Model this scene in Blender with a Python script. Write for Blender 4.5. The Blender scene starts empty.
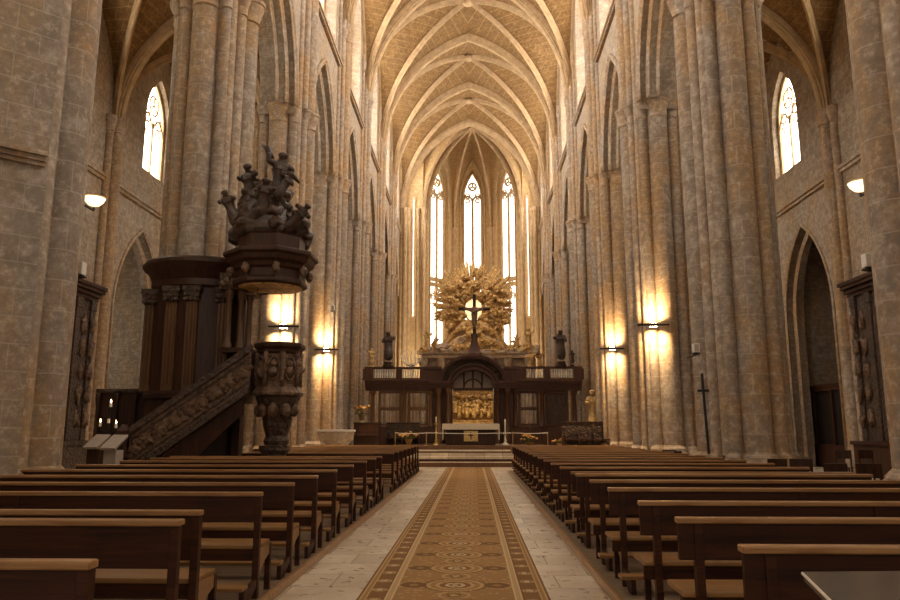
import bpy, bmesh, math, random
from math import sin, cos, pi, sqrt, radians, atan2
from mathutils import Vector, Matrix

random.seed(11)
S = bpy.context.scene
COL = S.collection

# ------------------------------------------------------------------ camera
F = 736.0
PITCH = math.atan(129 / F)
YAW = math.atan(23 / F * cos(PITCH))
cam_d = bpy.data.cameras.new('camera')
cam_d.sensor_width = 36.0
cam_d.lens = 36.0 * F / 900.0
cam_d.clip_end = 300
cam = bpy.data.objects.new('camera', cam_d)
cam.location = (0.18, 0.0, 1.5)
cam.rotation_euler = (pi / 2 + PITCH, 0, YAW)
COL.objects.link(cam)
S.camera = cam

# ------------------------------------------------------------------ world, exposure
W = bpy.data.worlds.new('daylight')
S.world = W
W.use_nodes = True
bg = W.node_tree.nodes['Background']
bg.inputs[0].default_value = (1.0, 0.89, 0.75, 1)
bg.inputs[1].default_value = 0.5
S.view_settings.view_transform = 'Standard'
S.view_settings.look = 'None'
S.view_settings.gamma = 1.0
S.view_settings.exposure = 0.6
try:
    S.view_settings.use_curve_mapping = False
    S.cycles.use_denoising = True
    S.cycles.max_bounces = 9
    S.cycles.diffuse_bounces = 7
    S.cycles.glossy_bounces = 3
    S.cycles.sample_clamp_indirect = 6.0
    S.cycles.use_adaptive_sampling = False
    S.cycles.caustics_reflective = False
    S.cycles.caustics_refractive = False
except Exception:
    pass
GLASS_NAVE = 10.0
GLASS_APSE = 3.0
GLASS_AISLE = 9.0
GLASS_COL = (1.0, 0.92, 0.76, 1)
LAMP_COL = (1.0, 0.70, 0.36)
LAMP_W = 85.0

# ------------------------------------------------------------------ node helpers
class NT:
    def __init__(self, name):
        self.m = bpy.data.materials.new(name)
        self.m.use_nodes = True
        self.t = self.m.node_tree
        self.b = self.t.nodes['Principled BSDF']
    def n(self, typ, **kw):
        x = self.t.nodes.new(typ)
        for k, v in kw.items():
            setattr(x, k, v)
        return x
    def set(self, sock, v):
        if hasattr(v, 'is_output') or isinstance(v, bpy.types.NodeSocket):
            self.t.links.new(v, sock)
        elif isinstance(v, (tuple, list)) and len(v) == 3 and sock.type == 'RGBA':
            sock.default_value = (*v, 1)
        else:
            sock.default_value = v
    def math(self, op, a, b=None, c=None, clamp=False):
        x = self.n('ShaderNodeMath', operation=op, use_clamp=clamp)
        self.set(x.inputs[0], a)
        if b is not None: self.set(x.inputs[1], b)
        if c is not None: self.set(x.inputs[2], c)
        return x.outputs[0]
    def mix(self, f, a, b, mode='MIX'):
        x = self.n('ShaderNodeMix', data_type='RGBA', blend_type=mode)
        self.set(x.inputs[0], f); self.set(x.inputs[6], a); self.set(x.inputs[7], b)
        return x.outputs[2]
    def ramp(self, f, stops):
        x = self.n('ShaderNodeValToRGB')
        self.set(x.inputs[0], f)
        e = x.color_ramp.elements
        while len(e) < len(stops): e.new(0.5)
        for el, (p, c) in zip(e, stops):
            el.position = p
            el.color = (*c, 1) if len(c) == 3 else c
        return x.outputs[0]
    def noise(self, vec, scale, detail=4, rough=0.55, dist=0.0):
        x = self.n('ShaderNodeTexNoise')
        self.set(x.inputs['Vector'], vec)
        x.inputs['Scale'].default_value = scale
        x.inputs['Detail'].default_value = detail
        x.inputs['Roughness'].default_value = rough
        x.inputs['Distortion'].default_value = dist
        return x.outputs[0]
    def pos(self):
        return self.n('ShaderNodeNewGeometry').outputs['Position']
    def obj(self):
        return self.n('ShaderNodeTexCoord').outputs['Object']
    def sep(self, v):
        x = self.n('ShaderNodeSeparateXYZ'); self.set(x.inputs[0], v)
        return x.outputs
    def comb(self, a, b, c):
        x = self.n('ShaderNodeCombineXYZ')
        for i, v in enumerate((a, b, c)): self.set(x.inputs[i], v)
        return x.outputs[0]
    def bump(self, h, strength=0.4, dist=0.02):
        x = self.n('ShaderNodeBump')
        x.inputs['Strength'].default_value = strength
        x.inputs['Distance'].default_value = dist
        self.set(x.inputs['Height'], h)
        self.t.links.new(x.outputs[0], self.b.inputs['Normal'])
    def out(self, col, rough=0.8, metal=0.0, spec=0.3):
        self.set(self.b.inputs['Base Color'], col)
        self.set(self.b.inputs['Roughness'], rough)
        self.b.inputs['Metallic'].default_value = metal
        self.b.inputs['Specular IOR Level'].default_value = spec
        return self.m

def stone(name, base, dark, ochre, ochre_amt=0.5, mortar=(0.5, 0.42, 0.33), mortar_f=0.5, bw=0.95, bh=0.46, mott=0.5):
    t = NT(name)
    p = t.pos(); s = t.sep(p)
    u = t.math('ADD', s[0], t.math('MULTIPLY', s[1], 0.83))
    br = t.n('ShaderNodeTexBrick', offset=0.5)
    t.set(br.inputs['Vector'], t.comb(u, s[2], 0.0))
    br.inputs['Scale'].default_value = 1.0
    br.inputs['Brick Width'].default_value = bw
    br.inputs['Row Height'].default_value = bh
    br.inputs['Mortar Size'].default_value = 0.014
    br.inputs['Mortar Smooth'].default_value = 0.3
    br.inputs['Bias'].default_value = 0.0
    br.inputs['Color1'].default_value = (0.0, 0.0, 0.0, 1)
    br.inputs['Color2'].default_value = (1.0, 1.0, 1.0, 1)
    n1 = t.noise(t.comb(s[0], s[1], t.math('MULTIPLY', s[2], 0.4)), 0.8, 6, 0.65, 0.7)
    n2 = t.noise(p, 3.2, 5, 0.6)
    n3 = t.noise(p, 14.0, 3, 0.6)
    c = t.mix(t.ramp(n2, [(0.5 - 0.22 * (1.2 - mott), (0, 0, 0)), (0.66, (1, 1, 1))]), dark, base)
    c = t.mix(t.math('MULTIPLY', br.outputs['Color'], 0.55), c, dark)
    oc = t.math('MULTIPLY', t.ramp(n1, [(0.44, (0, 0, 0)), (0.57, (1, 1, 1))]), t.ramp(n2, [(0.3, (0.35, 0.35, 0.35)), (0.6, (1, 1, 1))]))
    c = t.mix(t.math('MULTIPLY', oc, ochre_amt), c, ochre)
    n4 = t.noise(p, 7.0, 6, 0.75)
    c = t.mix(t.math('MULTIPLY', t.ramp(n4, [(0.46, (0, 0, 0)), (0.60, (1, 1, 1))]), 0.42), c, tuple(x * 0.62 for x in dark))
    c = t.mix(t.math('MULTIPLY', t.ramp(n4, [(0.36, (1, 1, 1)), (0.46, (0, 0, 0))]), 0.5), c, tuple(min(1, x * 1.35) for x in base))
    c = t.mix(t.math('MULTIPLY', n3, 0.2), c, dark)
    c = t.mix(t.math('MULTIPLY', br.outputs['Fac'], mortar_f), c, mortar)
    h = t.math('ADD', t.math('MULTIPLY', n2, 0.6), t.math('MULTIPLY', br.outputs['Fac'], -0.5))
    t.bump(t.math('ADD', h, t.math('MULTIPLY', n3, 0.3)), 0.5, 0.03)
    return t.out(c, 0.88, 0, 0.2)

def wood(name, c1, c2, rough=0.4, scale=(1.5, 22, 22), spec=0.5):
    t = NT(name)
    o = t.obj()
    mp = t.n('ShaderNodeMapping'); t.set(mp.inputs['Vector'], o)
    mp.inputs['Scale'].default_value = scale
    n = t.noise(mp.outputs[0], 1.0, 5, 0.6, 0.8)
    n2 = t.noise(t.pos(), 1.3, 3)
    c = t.mix(t.ramp(n, [(0.35, (0, 0, 0)), (0.68, (1, 1, 1))]), c1, c2)
    c = t.mix(t.math('MULTIPLY', n2, 0.35), c, c1)
    t.bump(n, 0.15, 0.01)
    r = t.math('ADD', rough, t.math('MULTIPLY', n2, 0.12))
    return t.out(c, r, 0, spec)

def plain(name, col, rough=0.6, metal=0.0, spec=0.4, var=0.25, scale=9.0, bump=0.25):
    t = NT(name)
    n = t.noise(t.pos(), scale, 4)
    c = t.mix(t.ramp(n, [(0.3, (0, 0, 0)), (0.75, (1, 1, 1))]), tuple(x * (1 - var) for x in col), tuple(min(1, x * (1 + var)) for x in col))
    if bump: t.bump(n, bump, 0.02)
    return t.out(c, rough, metal, spec)

def carved(name, c1, c2, rough=0.45, metal=0.0, scale=11.0, strength=0.9):
    t = NT(name)
    p = t.pos()
    v = t.n('ShaderNodeTexVoronoi', feature='SMOOTH_F1'); t.set(v.inputs['Vector'], p)
    v.inputs['Scale'].default_value = scale
    n = t.noise(p, scale * 0.8, 5, 0.6, 1.5)
    h = t.math('ADD', t.math('MULTIPLY', n, 1.0), t.math('MULTIPLY', v.outputs['Distance'], -0.8))
    c = t.mix(t.ramp(n, [(0.35, (0, 0, 0)), (0.65, (1, 1, 1))]), c1, c2)
    t.bump(h, strength, 0.06)
    return t.out(c, rough, metal, 0.4)

def emit(name, col, strength):
    t = NT(name)
    t.b.inputs['Base Color'].default_value = (0.8, 0.8, 0.75, 1)
    t.b.inputs['Emission Color'].default_value = (*col[:3], 1)
    t.b.inputs['Emission Strength'].default_value = strength
    return t.m

M = {}
M['pier'] = stone('pier_stone', (0.42, 0.345, 0.275), (0.235, 0.18, 0.138), (0.38, 0.205, 0.065), 0.75, mortar=(0.48, 0.40, 0.32), mortar_f=0.32)
M['wall'] = stone('wall_stone', (0.44, 0.36, 0.285), (0.25, 0.195, 0.148), (0.37, 0.215, 0.08), 0.5, mortar=(0.48, 0.40, 0.32), mortar_f=0.28, bw=0.8, bh=0.38)
M['shaft'] = stone('shaft_stone', (0.49, 0.40, 0.315), (0.27, 0.20, 0.148), (0.41, 0.225, 0.07), 0.75, mortar=(0.5, 0.42, 0.33), mortar_f=0.25, bw=4.0, bh=1.1)
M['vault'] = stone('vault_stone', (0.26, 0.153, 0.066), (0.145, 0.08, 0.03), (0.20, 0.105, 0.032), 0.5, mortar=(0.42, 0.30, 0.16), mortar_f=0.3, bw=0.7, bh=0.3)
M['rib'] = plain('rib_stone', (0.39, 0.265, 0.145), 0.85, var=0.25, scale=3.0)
M['apse'] = stone('apse_stone', (0.54, 0.375, 0.20), (0.40, 0.26, 0.125), (0.46, 0.28, 0.10), 0.45, mortar=(0.55, 0.43, 0.27), mortar_f=0.25, bw=0.8, bh=0.38)
M['glass_nave'] = emit('daylight_glass_nave', (1.0, 0.95, 0.86), GLASS_NAVE)
M['chapel_fill_pane'] = emit('added_chapel_glow', GLASS_COL, 1.6)
M['glass_apse'] = emit('daylight_glass_apse', GLASS_COL, GLASS_APSE)
M['glass_aisle'] = emit('daylight_glass_aisle', GLASS_COL, GLASS_AISLE)
M['lead'] = plain('lead', (0.10, 0.075, 0.05), 0.7)
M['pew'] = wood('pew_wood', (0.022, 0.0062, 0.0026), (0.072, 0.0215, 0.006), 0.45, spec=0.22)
M['pew_top'] = wood('pew_rail_sheen_wood', (0.23, 0.105, 0.034), (0.44, 0.235, 0.09), 0.25)  # sheen of the rails is put into a colour lighter than the backs
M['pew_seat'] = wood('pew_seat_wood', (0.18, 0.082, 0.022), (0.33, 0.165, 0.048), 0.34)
M['oak_dark'] = wood('dark_oak', (0.024, 0.0085, 0.005), (0.070, 0.026, 0.011), 0.4, (14, 14, 1.5), 0.3)
M['oak_mid'] = wood('brown_oak', (0.075, 0.033, 0.012), (0.15, 0.07, 0.024), 0.42, (14, 14, 1.5))
M['carved_oak'] = carved('carved_dark_oak', (0.030, 0.015, 0.010), (0.10, 0.058, 0.035), 0.42)
M['carved_mid'] = carved('carved_brown_oak', (0.06, 0.027, 0.014), (0.20, 0.115, 0.062), 0.42, scale=7)
M['statue'] = carved('dark_sculpture', (0.028, 0.014, 0.009), (0.085, 0.05, 0.032), 0.4, scale=5, strength=0.5)
M['gilt'] = carved('gilded_wood', (0.32, 0.18, 0.052), (0.86, 0.57, 0.235), 0.45, 0.1, scale=5, strength=0.9)
M['gilt_relief'] = carved('gilded_relief', (0.26, 0.14, 0.04), (0.85, 0.56, 0.22), 0.4, 0.2, scale=9)
M['marble'] = carved('veined_marble', (0.30, 0.21, 0.14), (0.62, 0.50, 0.36), 0.45, 0, scale=2.6, strength=0.3)
M['screen_wood'] = wood('screen_wood', (0.045, 0.016, 0.009), (0.115, 0.045, 0.020), 0.4, (14, 14, 1.5), 0.35)
M['screen_brown'] = wood('screen_brown_wood', (0.11, 0.05, 0.018), (0.20, 0.095, 0.032), 0.4, (14, 14, 1.5))
M['iron'] = plain('black_iron', (0.02, 0.014, 0.011), 0.5, 0.3)
M['brass'] = plain('brass', (0.62, 0.42, 0.16), 0.35, 0.8)
M['cloth'] = plain('white_linen', (0.62, 0.55, 0.46), 0.9, var=0.08)
M['wax'] = plain('wax', (0.78, 0.72, 0.60), 0.6, var=0.05)
M['white'] = plain('white_paint', (0.68, 0.62, 0.54), 0.5, var=0.06)
M['leaf'] = plain('leaf_green', (0.09, 0.10, 0.025), 0.7, var=0.4)
M['petal'] = plain('orange_petals', (0.62, 0.32, 0.09), 0.7, var=0.4, scale=30)
M['lamp'] = emit('lamp_glow', (1.0, 0.80, 0.5), 30.0)
M['flame'] = emit('candle_flame', (1.0, 0.62, 0.25), 14.0)
M['bowl_glow'] = emit('bowl_glow', (1.0, 0.78, 0.46), 1.3)
M['amber'] = emit('amber_glass', (1.0, 0.72, 0.33), 0.75)
M['plaque'] = plain('grey_plaque', (0.36, 0.29, 0.23), 0.5, var=0.1)

# floor: pale stone slabs
t = NT('floor_slabs')
p = t.pos(); s = t.sep(p)
br = t.n('ShaderNodeTexBrick', offset=0.5)
t.set(br.inputs['Vector'], t.comb(t.math('ADD', s[0], 0.1), s[1], 0.0))
br.inputs['Scale'].default_value = 1.0; br.inputs['Brick Width'].default_value = 0.74; br.inputs['Row Height'].default_value = 0.62
br.inputs['Mortar Size'].default_value = 0.008
br.inputs['Color1'].default_value = (0.78, 0.69, 0.56, 1); br.inputs['Color2'].default_value = (0.50, 0.42, 0.33, 1)
br.inputs['Mortar'].default_value = (0.13, 0.09, 0.06, 1)
n = t.noise(p, 1.6, 5, 0.6, 0.5); n2 = t.noise(p, 7.0, 4)
c = t.mix(t.ramp(n, [(0.38, (0, 0, 0)), (0.8, (1, 1, 1))]), br.outputs['Color'], (0.40, 0.29, 0.185))
t.bump(t.math('ADD', t.math('MULTIPLY', br.outputs['Fac'], -0.6), t.math('MULTIPLY', n2, 0.25)), 0.25, 0.015)
M['floor'] = t.out(c, t.math('ADD', 0.16, t.math('MULTIPLY', n2, 0.3)), 0, 0.6)

# pew platform boards
M['platform'] = wood('platform_boards', (0.13, 0.085, 0.05), (0.24, 0.165, 0.10), 0.4, (1.2, 9, 9))

# carpet: oriental runner, u across (object x), v along (object y)
t = NT('carpet_pattern')
s = t.sep(t.obj())
u, v = s[0], s[1]
au = t.math('ABSOLUTE', u)
def cell(x, period, off=0.0):      # centred repeat coordinate in metres
    return t.math('MULTIPLY_ADD', t.math('FRACT', t.math('MULTIPLY_ADD', x, 1 / period, off / period)), period, -period / 2)
def dist(a, b):
    x = t.n('ShaderNodeVectorMath', operation='LENGTH'); t.set(x.inputs[0], t.comb(a, b, 0.0)); return x.outputs['Value']
def steps(f, stops):
    o = t.ramp(f, stops); o.node.color_ramp.interpolation = 'CONSTANT'; return o
GROUND, DARK, LIGHT, CREAM, RED = (0.31, 0.175, 0.072), (0.14, 0.07, 0.028), (0.48, 0.31, 0.15), (0.58, 0.45, 0.28), (0.19, 0.088, 0.034)
nz = t.noise(t.comb(u, v, 0), 26, 2, 0.6)
wig = t.math('MULTIPLY_ADD', nz, 0.06, -0.03)
vo = t.n('ShaderNodeTexVoronoi'); t.set(vo.inputs['Vector'], t.comb(u, v, 0)); vo.inputs['Scale'].default_value = 13
col = t.mix(t.math('LESS_THAN', vo.outputs['Distance'], 0.30), GROUND, (0.43, 0.27, 0.12))
P0 = 0.88
d3 = t.math('ADD', dist(u, cell(v, P0, P0 / 2)), wig)
col = t.mix(t.math('LESS_THAN', d3, 0.15), col, steps(d3, [(0, LIGHT), (0.04, DARK), (0.07, GROUND), (0.12, LIGHT)]))
d4 = t.math('ADD', dist(t.math('SUBTRACT', au, 0.40), cell(v, P0)), wig)
col = t.mix(t.math('LESS_THAN', d4, 0.15), col, steps(d4, [(0, GROUND), (0.04, DARK), (0.13, LIGHT)]))
dp = t.math('ADD', dist(u, cell(v, P0)), wig)
col = t.mix(t.math('LESS_THAN', dp, 0.31), col, steps(dp, [(0, CREAM), (0.03, DARK), (0.06, CREAM), (0.095, RED), (0.15, LIGHT), (0.19, GROUND), (0.24, LIGHT), (0.28, DARK)]))
brd = steps(au, [(0, CREAM), (0.56, LIGHT), (0.60, CREAM), (0.615, DARK), (0.63, (0.18, 0.09, 0.036)), (0.775, LIGHT), (0.79, GROUND), (0.82, LIGHT), (0.838, DARK)])
col = t.mix(t.math('GREATER_THAN', au, 0.545), col, brd)
db = t.math('ADD', dist(t.math('SUBTRACT', au, 0.705), cell(v, 0.42, 0.1)), wig)
col = t.mix(t.math('LESS_THAN', db, 0.072), col, steps(db, [(0, CREAM), (0.032, RED), (0.05, LIGHT)]))
col = t.mix(t.math('MULTIPLY', nz, 0.4), col, GROUND)
t.bump(nz, 0.3, 0.01)
M['carpet'] = t.out(col, 0.92, 0, 0.15)

# ------------------------------------------------------------------ mesh helpers
def new():
    return bmesh.new()

def mesh_obj(name, bm, mat, parent=None, smooth=False, bevel=0.0, loc=None):
    bmesh.ops.recalc_face_normals(bm, faces=bm.faces)
    me = bpy.data.meshes.new(name)
    bm.to_mesh(me); bm.free()
    if mat is not None:
        me.materials.append(M[mat] if isinstance(mat, str) else mat)
    if smooth:
        for p in me.polygons: p.use_smooth = True
    o = bpy.data.objects.new(name, me)
    COL.objects.link(o)
    if parent is not None: o.parent = parent
    if loc is not None: o.location = loc
    if bevel:
        b = o.modifiers.new('bevel', 'BEVEL'); b.width = bevel; b.segments = 2; b.limit_method = 'ANGLE'; b.angle_limit = 0.7
    return o

def smooth_by_angle(o, ang=0.6):
    me = o.data
    for p in me.polygons: p.use_smooth = True
    bm = bmesh.new(); bm.from_mesh(me)
    for e in bm.edges:
        if len(e.link_faces) == 2 and e.calc_face_angle(0) > ang: e.smooth = False
    bm.to_mesh(me); bm.free()
    return o

def tag(o, label, cat, group=None, kind=None):
    o['label'] = label; o['category'] = cat
    if group: o['group'] = group
    if kind: o['kind'] = kind
    return o

def struct(o, label, cat):
    return tag(o, label, cat, None, 'structure')

def thing(name, label, cat, loc=(0, 0, 0), rz=0.0, group=None):
    o = bpy.data.objects.new(name, None)
    o.empty_display_size = 0.2
    COL.objects.link(o); o.location = loc; o.rotation_euler = (0, 0, rz)
    return tag(o, label, cat, group)

def copy_tree(o, parent=None):
    c = o.copy(); COL.objects.link(c)
    if parent is not None: c.parent = parent
    for ch in list(o.children): copy_tree(ch, c)
    return c

def box(bm, x0, x1, y0, y1, z0, z1, mtx=None):
    vs = [bm.verts.new(Vector(c)) for c in ((x0, y0, z0), (x1, y0, z0), (x1, y1, z0), (x0, y1, z0), (x0, y0, z1), (x1, y0, z1), (x1, y1, z1), (x0, y1, z1))]
    if mtx is not None:
        for q in vs: q.co = mtx @ q.co
    for f in ((0, 3, 2, 1), (4, 5, 6, 7), (0, 1, 5, 4), (1, 2, 6, 5), (2, 3, 7, 6), (3, 0, 4, 7)):
        bm.faces.new([vs[i] for i in f])

def bridge(bm, A, B, close=True):
    n = len(A)
    for i in range(n if close else n - 1):
        j = (i + 1) % n
        try: bm.faces.new((A[i], A[j], B[j], B[i]))
        except ValueError: pass

def loft(bm, outlines, cap0=True, cap1=True):
    """outlines: list of closed lists of 3D points"""
    rings = [[bm.verts.new(Vector(q)) for q in o] for o in outlines]
    for a, b in zip(rings, rings[1:]): bridge(bm, a, b)
    if cap0: bm.faces.new(rings[0][::-1])
    if cap1: bm.faces.new(rings[-1])
    return rings

def lathe(bm, prof, cx=0, cy=0, cz=0, seg=24, a0=0.0, sx=1.0, sy=1.0, cap=True):
    loft(bm, [[(cx + sx * max(r, 0.001) * cos(a0 + 2 * pi * k / seg), cy + sy * max(r, 0.001) * sin(a0 + 2 * pi * k / seg), cz + z) for k in range(seg)] for r, z in prof], cap, cap)

def frames(pts):
    out = []
    for i in range(len(pts)):
        a = Vector(pts[max(0, i - 1)]); b = Vector(pts[min(len(pts) - 1, i + 1)])
        out.append((b - a).normalized())
    return out

def tube(bm, pts, r, seg=8, cap=True):
    pts = [Vector(q) for q in pts]
    T = frames(pts)
    up = Vector((0, 0, 1)) if abs(T[0].z) < 0.9 else Vector((1, 0, 0))
    n = (up - T[0] * up.dot(T[0])).normalized()
    rings = []
    for i, (q, tt) in enumerate(zip(pts, T)):
        n = (n - tt * n.dot(tt)).normalized(); b = tt.cross(n)
        rr = r[i] if isinstance(r, (list, tuple)) else r
        rings.append([bm.verts.new(q + n * rr * cos(2 * pi * k / seg) + b * rr * sin(2 * pi * k / seg)) for k in range(seg)])
    for a, b in zip(rings, rings[1:]): bridge(bm, a, b)
    if cap:
        bm.faces.new(rings[0][::-1]); bm.faces.new(rings[-1])

def sweep(bm, pts, B, prof, closed=False):
    """sweep profile [(b, n)] along a planar curve whose plane normal is B; n points to the left of travel (B x T)"""
    pts = [Vector(q) for q in pts]; B = Vector(B).normalized()
    rings = []
    N = len(pts)
    for i in range(N):
        if closed: a, b = pts[i - 1], pts[(i + 1) % N]
        else: a, b = pts[max(0, i - 1)], pts[min(N - 1, i + 1)]
        T = (b - a).normalized(); n = B.cross(T).normalized()
        rings.append([bm.verts.new(pts[i] + B * pb + n * pn) for pb, pn in prof])
    for a, b in zip(rings, rings[1:]): bridge(bm, a, b)
    if closed: bridge(bm, rings[-1], rings[0])
    else:
        bm.faces.new(rings[0][::-1]); bm.faces.new(rings[-1])

def ico(bm, c, r, sub=2, sc=(1, 1, 1), noise=0.0):
    m = Matrix.Translation(Vector(c)) @ Matrix.Diagonal((r * sc[0], r * sc[1], r * sc[2], 1))
    vs = bmesh.ops.create_icosphere(bm, subdivisions=sub, radius=1.0, matrix=m)['verts']
    if noise:
        for q in vs:
            q.co += (q.co - Vector(c)) * random.uniform(-noise, noise)

def pointed(x, a, h):
    R = (a * a + h * h) / (2 * a)
    return sqrt(max(0.0, R * R - (abs(x) + R - a) ** 2))

def arch_pts(a, h, n=10):
    """half-span a, rise h: points (u, z) from -a to a"""
    us = [-a * cos(pi / 2 * k / n) for k in range(n + 1)]
    us = us + [-q for q in us[::-1][1:]]
    return [(q, pointed(q, a, h)) for q in us]

def arch_panel(bm, mp, u0, u1, z0, z1, uc, hw, sill, spring, rise, depth, hw2=None, rise2=None, n=10, back=True):
    """a wall from u0..u1, z0..z1 with one pointed opening; mp(u, w, z) -> point, w = depth into the wall.
    hw2/rise2: narrower opening on the back (a splayed reveal)."""
    hw2 = hw if hw2 is None else hw2
    rise2 = rise if rise2 is None else rise2
    for w, a, h in ((0.0, hw, rise), (depth, hw2, rise2)):
        if w and not back: continue
        V = lambda q, z: bm.verts.new(Vector(mp(q, w, z)))
        ap = [(uc + q, spring + z) for q, z in arch_pts(a, h, n)]
        lowz = max(sill, z0)
        if lowz > z0 + 1e-6:
            bm.faces.new((V(u0, z0), V(u1, z0), V(u1, lowz), V(u0, lowz)))
        if u0 < uc - a - 1e-6: bm.faces.new((V(u0, lowz), V(uc - a, lowz), V(uc - a, spring), V(u0, spring))); bm.faces.new((V(u0, spring), V(uc - a, spring), V(uc - a, z1), V(u0, z1)))
        if u1 > uc + a + 1e-6: bm.faces.new((V(uc + a, lowz), V(u1, lowz), V(u1, spring), V(uc + a, spring))); bm.faces.new((V(uc + a, spring), V(u1, spring), V(u1, z1), V(uc + a, z1)))
        for (qa, za), (qb, zb) in zip(ap, ap[1:]):
            bm.faces.new((V(qa, za), V(qb, zb), V(qb, z1), V(qa, z1)))
    def outline(a, h):
        lowz = max(sill, z0)
        return [(uc - a, lowz)] + [(uc + q, spring + z) for q, z in arch_pts(a, h, n)] + [(uc + a, lowz)]
    A = [bm.verts.new(Vector(mp(q, 0.0, z))) for q, z in outline(hw, rise)]
    Bv = [bm.verts.new(Vector(mp(q, depth, z))) for q, z in outline(hw2, rise2)]
    bridge(bm, A, Bv, close=(sill > z0 + 1e-6))

def ring_prof(w, d, steps=3):
    """stepped arch moulding: w across the face, d proud of it"""
    return [(0, 0), (0, w), (d * 0.35, w), (d * 0.5, w * 0.8), (d * 0.35, w * 0.62), (d * 0.75, w * 0.5), (d, w * 0.3), (d * 0.8, w * 0.1), (d * 0.4, 0)]

# ------------------------------------------------------------------ plan
BAY = 7.3
PY = [11.0 + BAY * k for k in range(-2, 8)]          # pier centres -3.6 ... 62.1
XP = 6.75                                            # pier centre
XW = 6.1                                             # nave wall plane
XA = 13.2                                            # aisle outer wall
ZS, RISE = 20.3, 8.35                                # high vault springing, rise
ZC = 12.6                                            # arcade capital
STR = 18.4                                           # string course

# floor
bm = new(); box(bm, -18, 18, -6, 72, -0.3, 0.0)
struct(mesh_obj('floor', bm, 'floor'), 'pale worn stone slab floor of the church', 'floor')

# raised sanctuary floor with three steps
for k, (y0, z1) in enumerate(((30.1, 0.2), (30.45, 0.4), (30.8, 0.6))):
    bm = new(); box(bm, -5.5, 5.5, y0, (30.45, 30.8, 62)[k], 0.001, z1)
    o = mesh_obj('floor_step', bm, 'floor', bevel=0.015)
    bm = new(); za, zb = ((.003, .17), (.2, .30), (.54, .602))[k]; box(bm, -5.5, 5.5, y0 - .025, y0 - .001, za, zb); mesh_obj('riser_board', bm, ('oak_mid', 'oak_dark', 'oak_mid')[k], o)
    struct(o, ('lowest', 'middle', 'topmost')[k] + ' stone step leading up to the sanctuary', 'step')
bm = new(); box(bm, -3.4, 3.6, 33.2, 38.5, 0.601, 0.76)
struct(mesh_obj('floor_altar_platform', bm, 'oak_mid', bevel=0.01), 'low wooden platform carrying the white altar table', 'platform')

# ------------------------------------------------------------------ piers
def outline(shapes, n=96):
    out = []
    for k in range(n):
        a = 2 * pi * k / n
        dx, dy = cos(a), sin(a)
        r = 0.0
        for sh in shapes:
            if sh[0] == 'c':
                _, cx, cy, rr = sh
                b = cx * dx + cy * dy
                disc = b * b - (cx * cx + cy * cy - rr * rr)
                if disc >= 0: r = max(r, b + sqrt(disc))
            else:                                    # box half sizes, rotation
                _, hx, hy, rot = sh
                ca, sa = cos(a - rot), sin(a - rot)
                r = max(r, min(hx / abs(ca) if abs(ca) > 1e-6 else 9, hy / abs(sa) if abs(sa) > 1e-6 else 9))
        out.append((r * dx, r * dy, r))
    return out

PIER = [('b', 0.60, 0.70, 0.0), ('b', 0.71, 0.71, pi / 4), ('c', 0.84, 0, 0.30), ('c', -0.84, 0, 0.30),
        ('c', 0, 0.78, 0.34), ('c', 0, -0.78, 0.34), ('c', 0.52, 0.76, 0.17), ('c', 0.52, -0.76, 0.17), ('c', -0.52, 0.76, 0.17), ('c', -0.52, -0.76, 0.17),
        ('c', 0.80, 0.42, 0.14), ('c', 0.80, -0.42, 0.14), ('c', -0.80, 0.42, 0.14), ('c', -0.80, -0.42, 0.14)]
OUT = outline(PIER, 240)
def ring_at(z, off):
    return [(x + off * x / r, y + off * y / r, z) for x, y, r in OUT]
def make_pier():
    root = bpy.data.objects.new('pillar', None); COL.objects.link(root)
    bm = new()
    loft(bm, [ring_at(0.95, 0), ring_at(ZC - 0.25, 0)], False, False)
    smooth_by_angle(mesh_obj('pillar_core', bm, 'pier', root), 0.5)
    bm = new()
    loft(bm, [ring_at(z, o) for z, o in ((0, .26), (0.5, .26), (0.55, .2), (0.66, .2), (0.72, .17), (0.80, .12), (0.86, .12), (0.92, .06), (0.98, 0.0))], True, False)
    smooth_by_angle(mesh_obj('pillar_base', bm, 'pier', root), 0.6)
    bm = new()
    # the aisle and arcade sides get the capital; the nave side runs on
    loft(bm, [ring_at(ZC + z, o) for z, o in ((-0.30, 0), (-0.26, .05), (-0.2, .02), (0.05, .05), (0.18, .13), (0.24, .13), (0.27, .17), (0.36, .17), (0.40, .08))], False, True)
    smooth_by_angle(mesh_obj('capital', bm, 'shaft', root), 0.6)
    # shafts that climb the nave wall to the high vault
    for y, x, r in ((0, 0.86, 0.27), (0.44, 0.80, 0.15), (-0.44, 0.80, 0.15), (0.70, 0.66, 0.13), (-0.70, 0.66, 0.13)):
        bm = new()
        zt = ZS if abs(y) < 0.6 else ZS + 2
        lathe(bm, [(r, 0.9), (r, zt - 0.4), (r + .03, zt - 0.38), (r + .01, zt - .3), (r + .05, zt - .06), (r + .08, zt), (r + .08, zt + .12), (r, zt + .16), (r, zt + .6)], x, y, 0, 16)
        smooth_by_angle(mesh_obj('wall_shaft', bm, 'shaft', root), 0.6)
    return root
pier0 = make_pier()
names = ['first', 'second', 'third', 'fourth', 'fifth', 'sixth', 'seventh', 'eighth', 'ninth', 'tenth', 'eleventh', 'twelfth', 'thirteenth', 'fourteenth',
         'fifteenth', 'sixteenth', 'seventeenth', 'eighteenth', 'nineteenth', 'twentieth', 'twenty-first', 'twenty-second', 'twenty-third']
first = True
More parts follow.
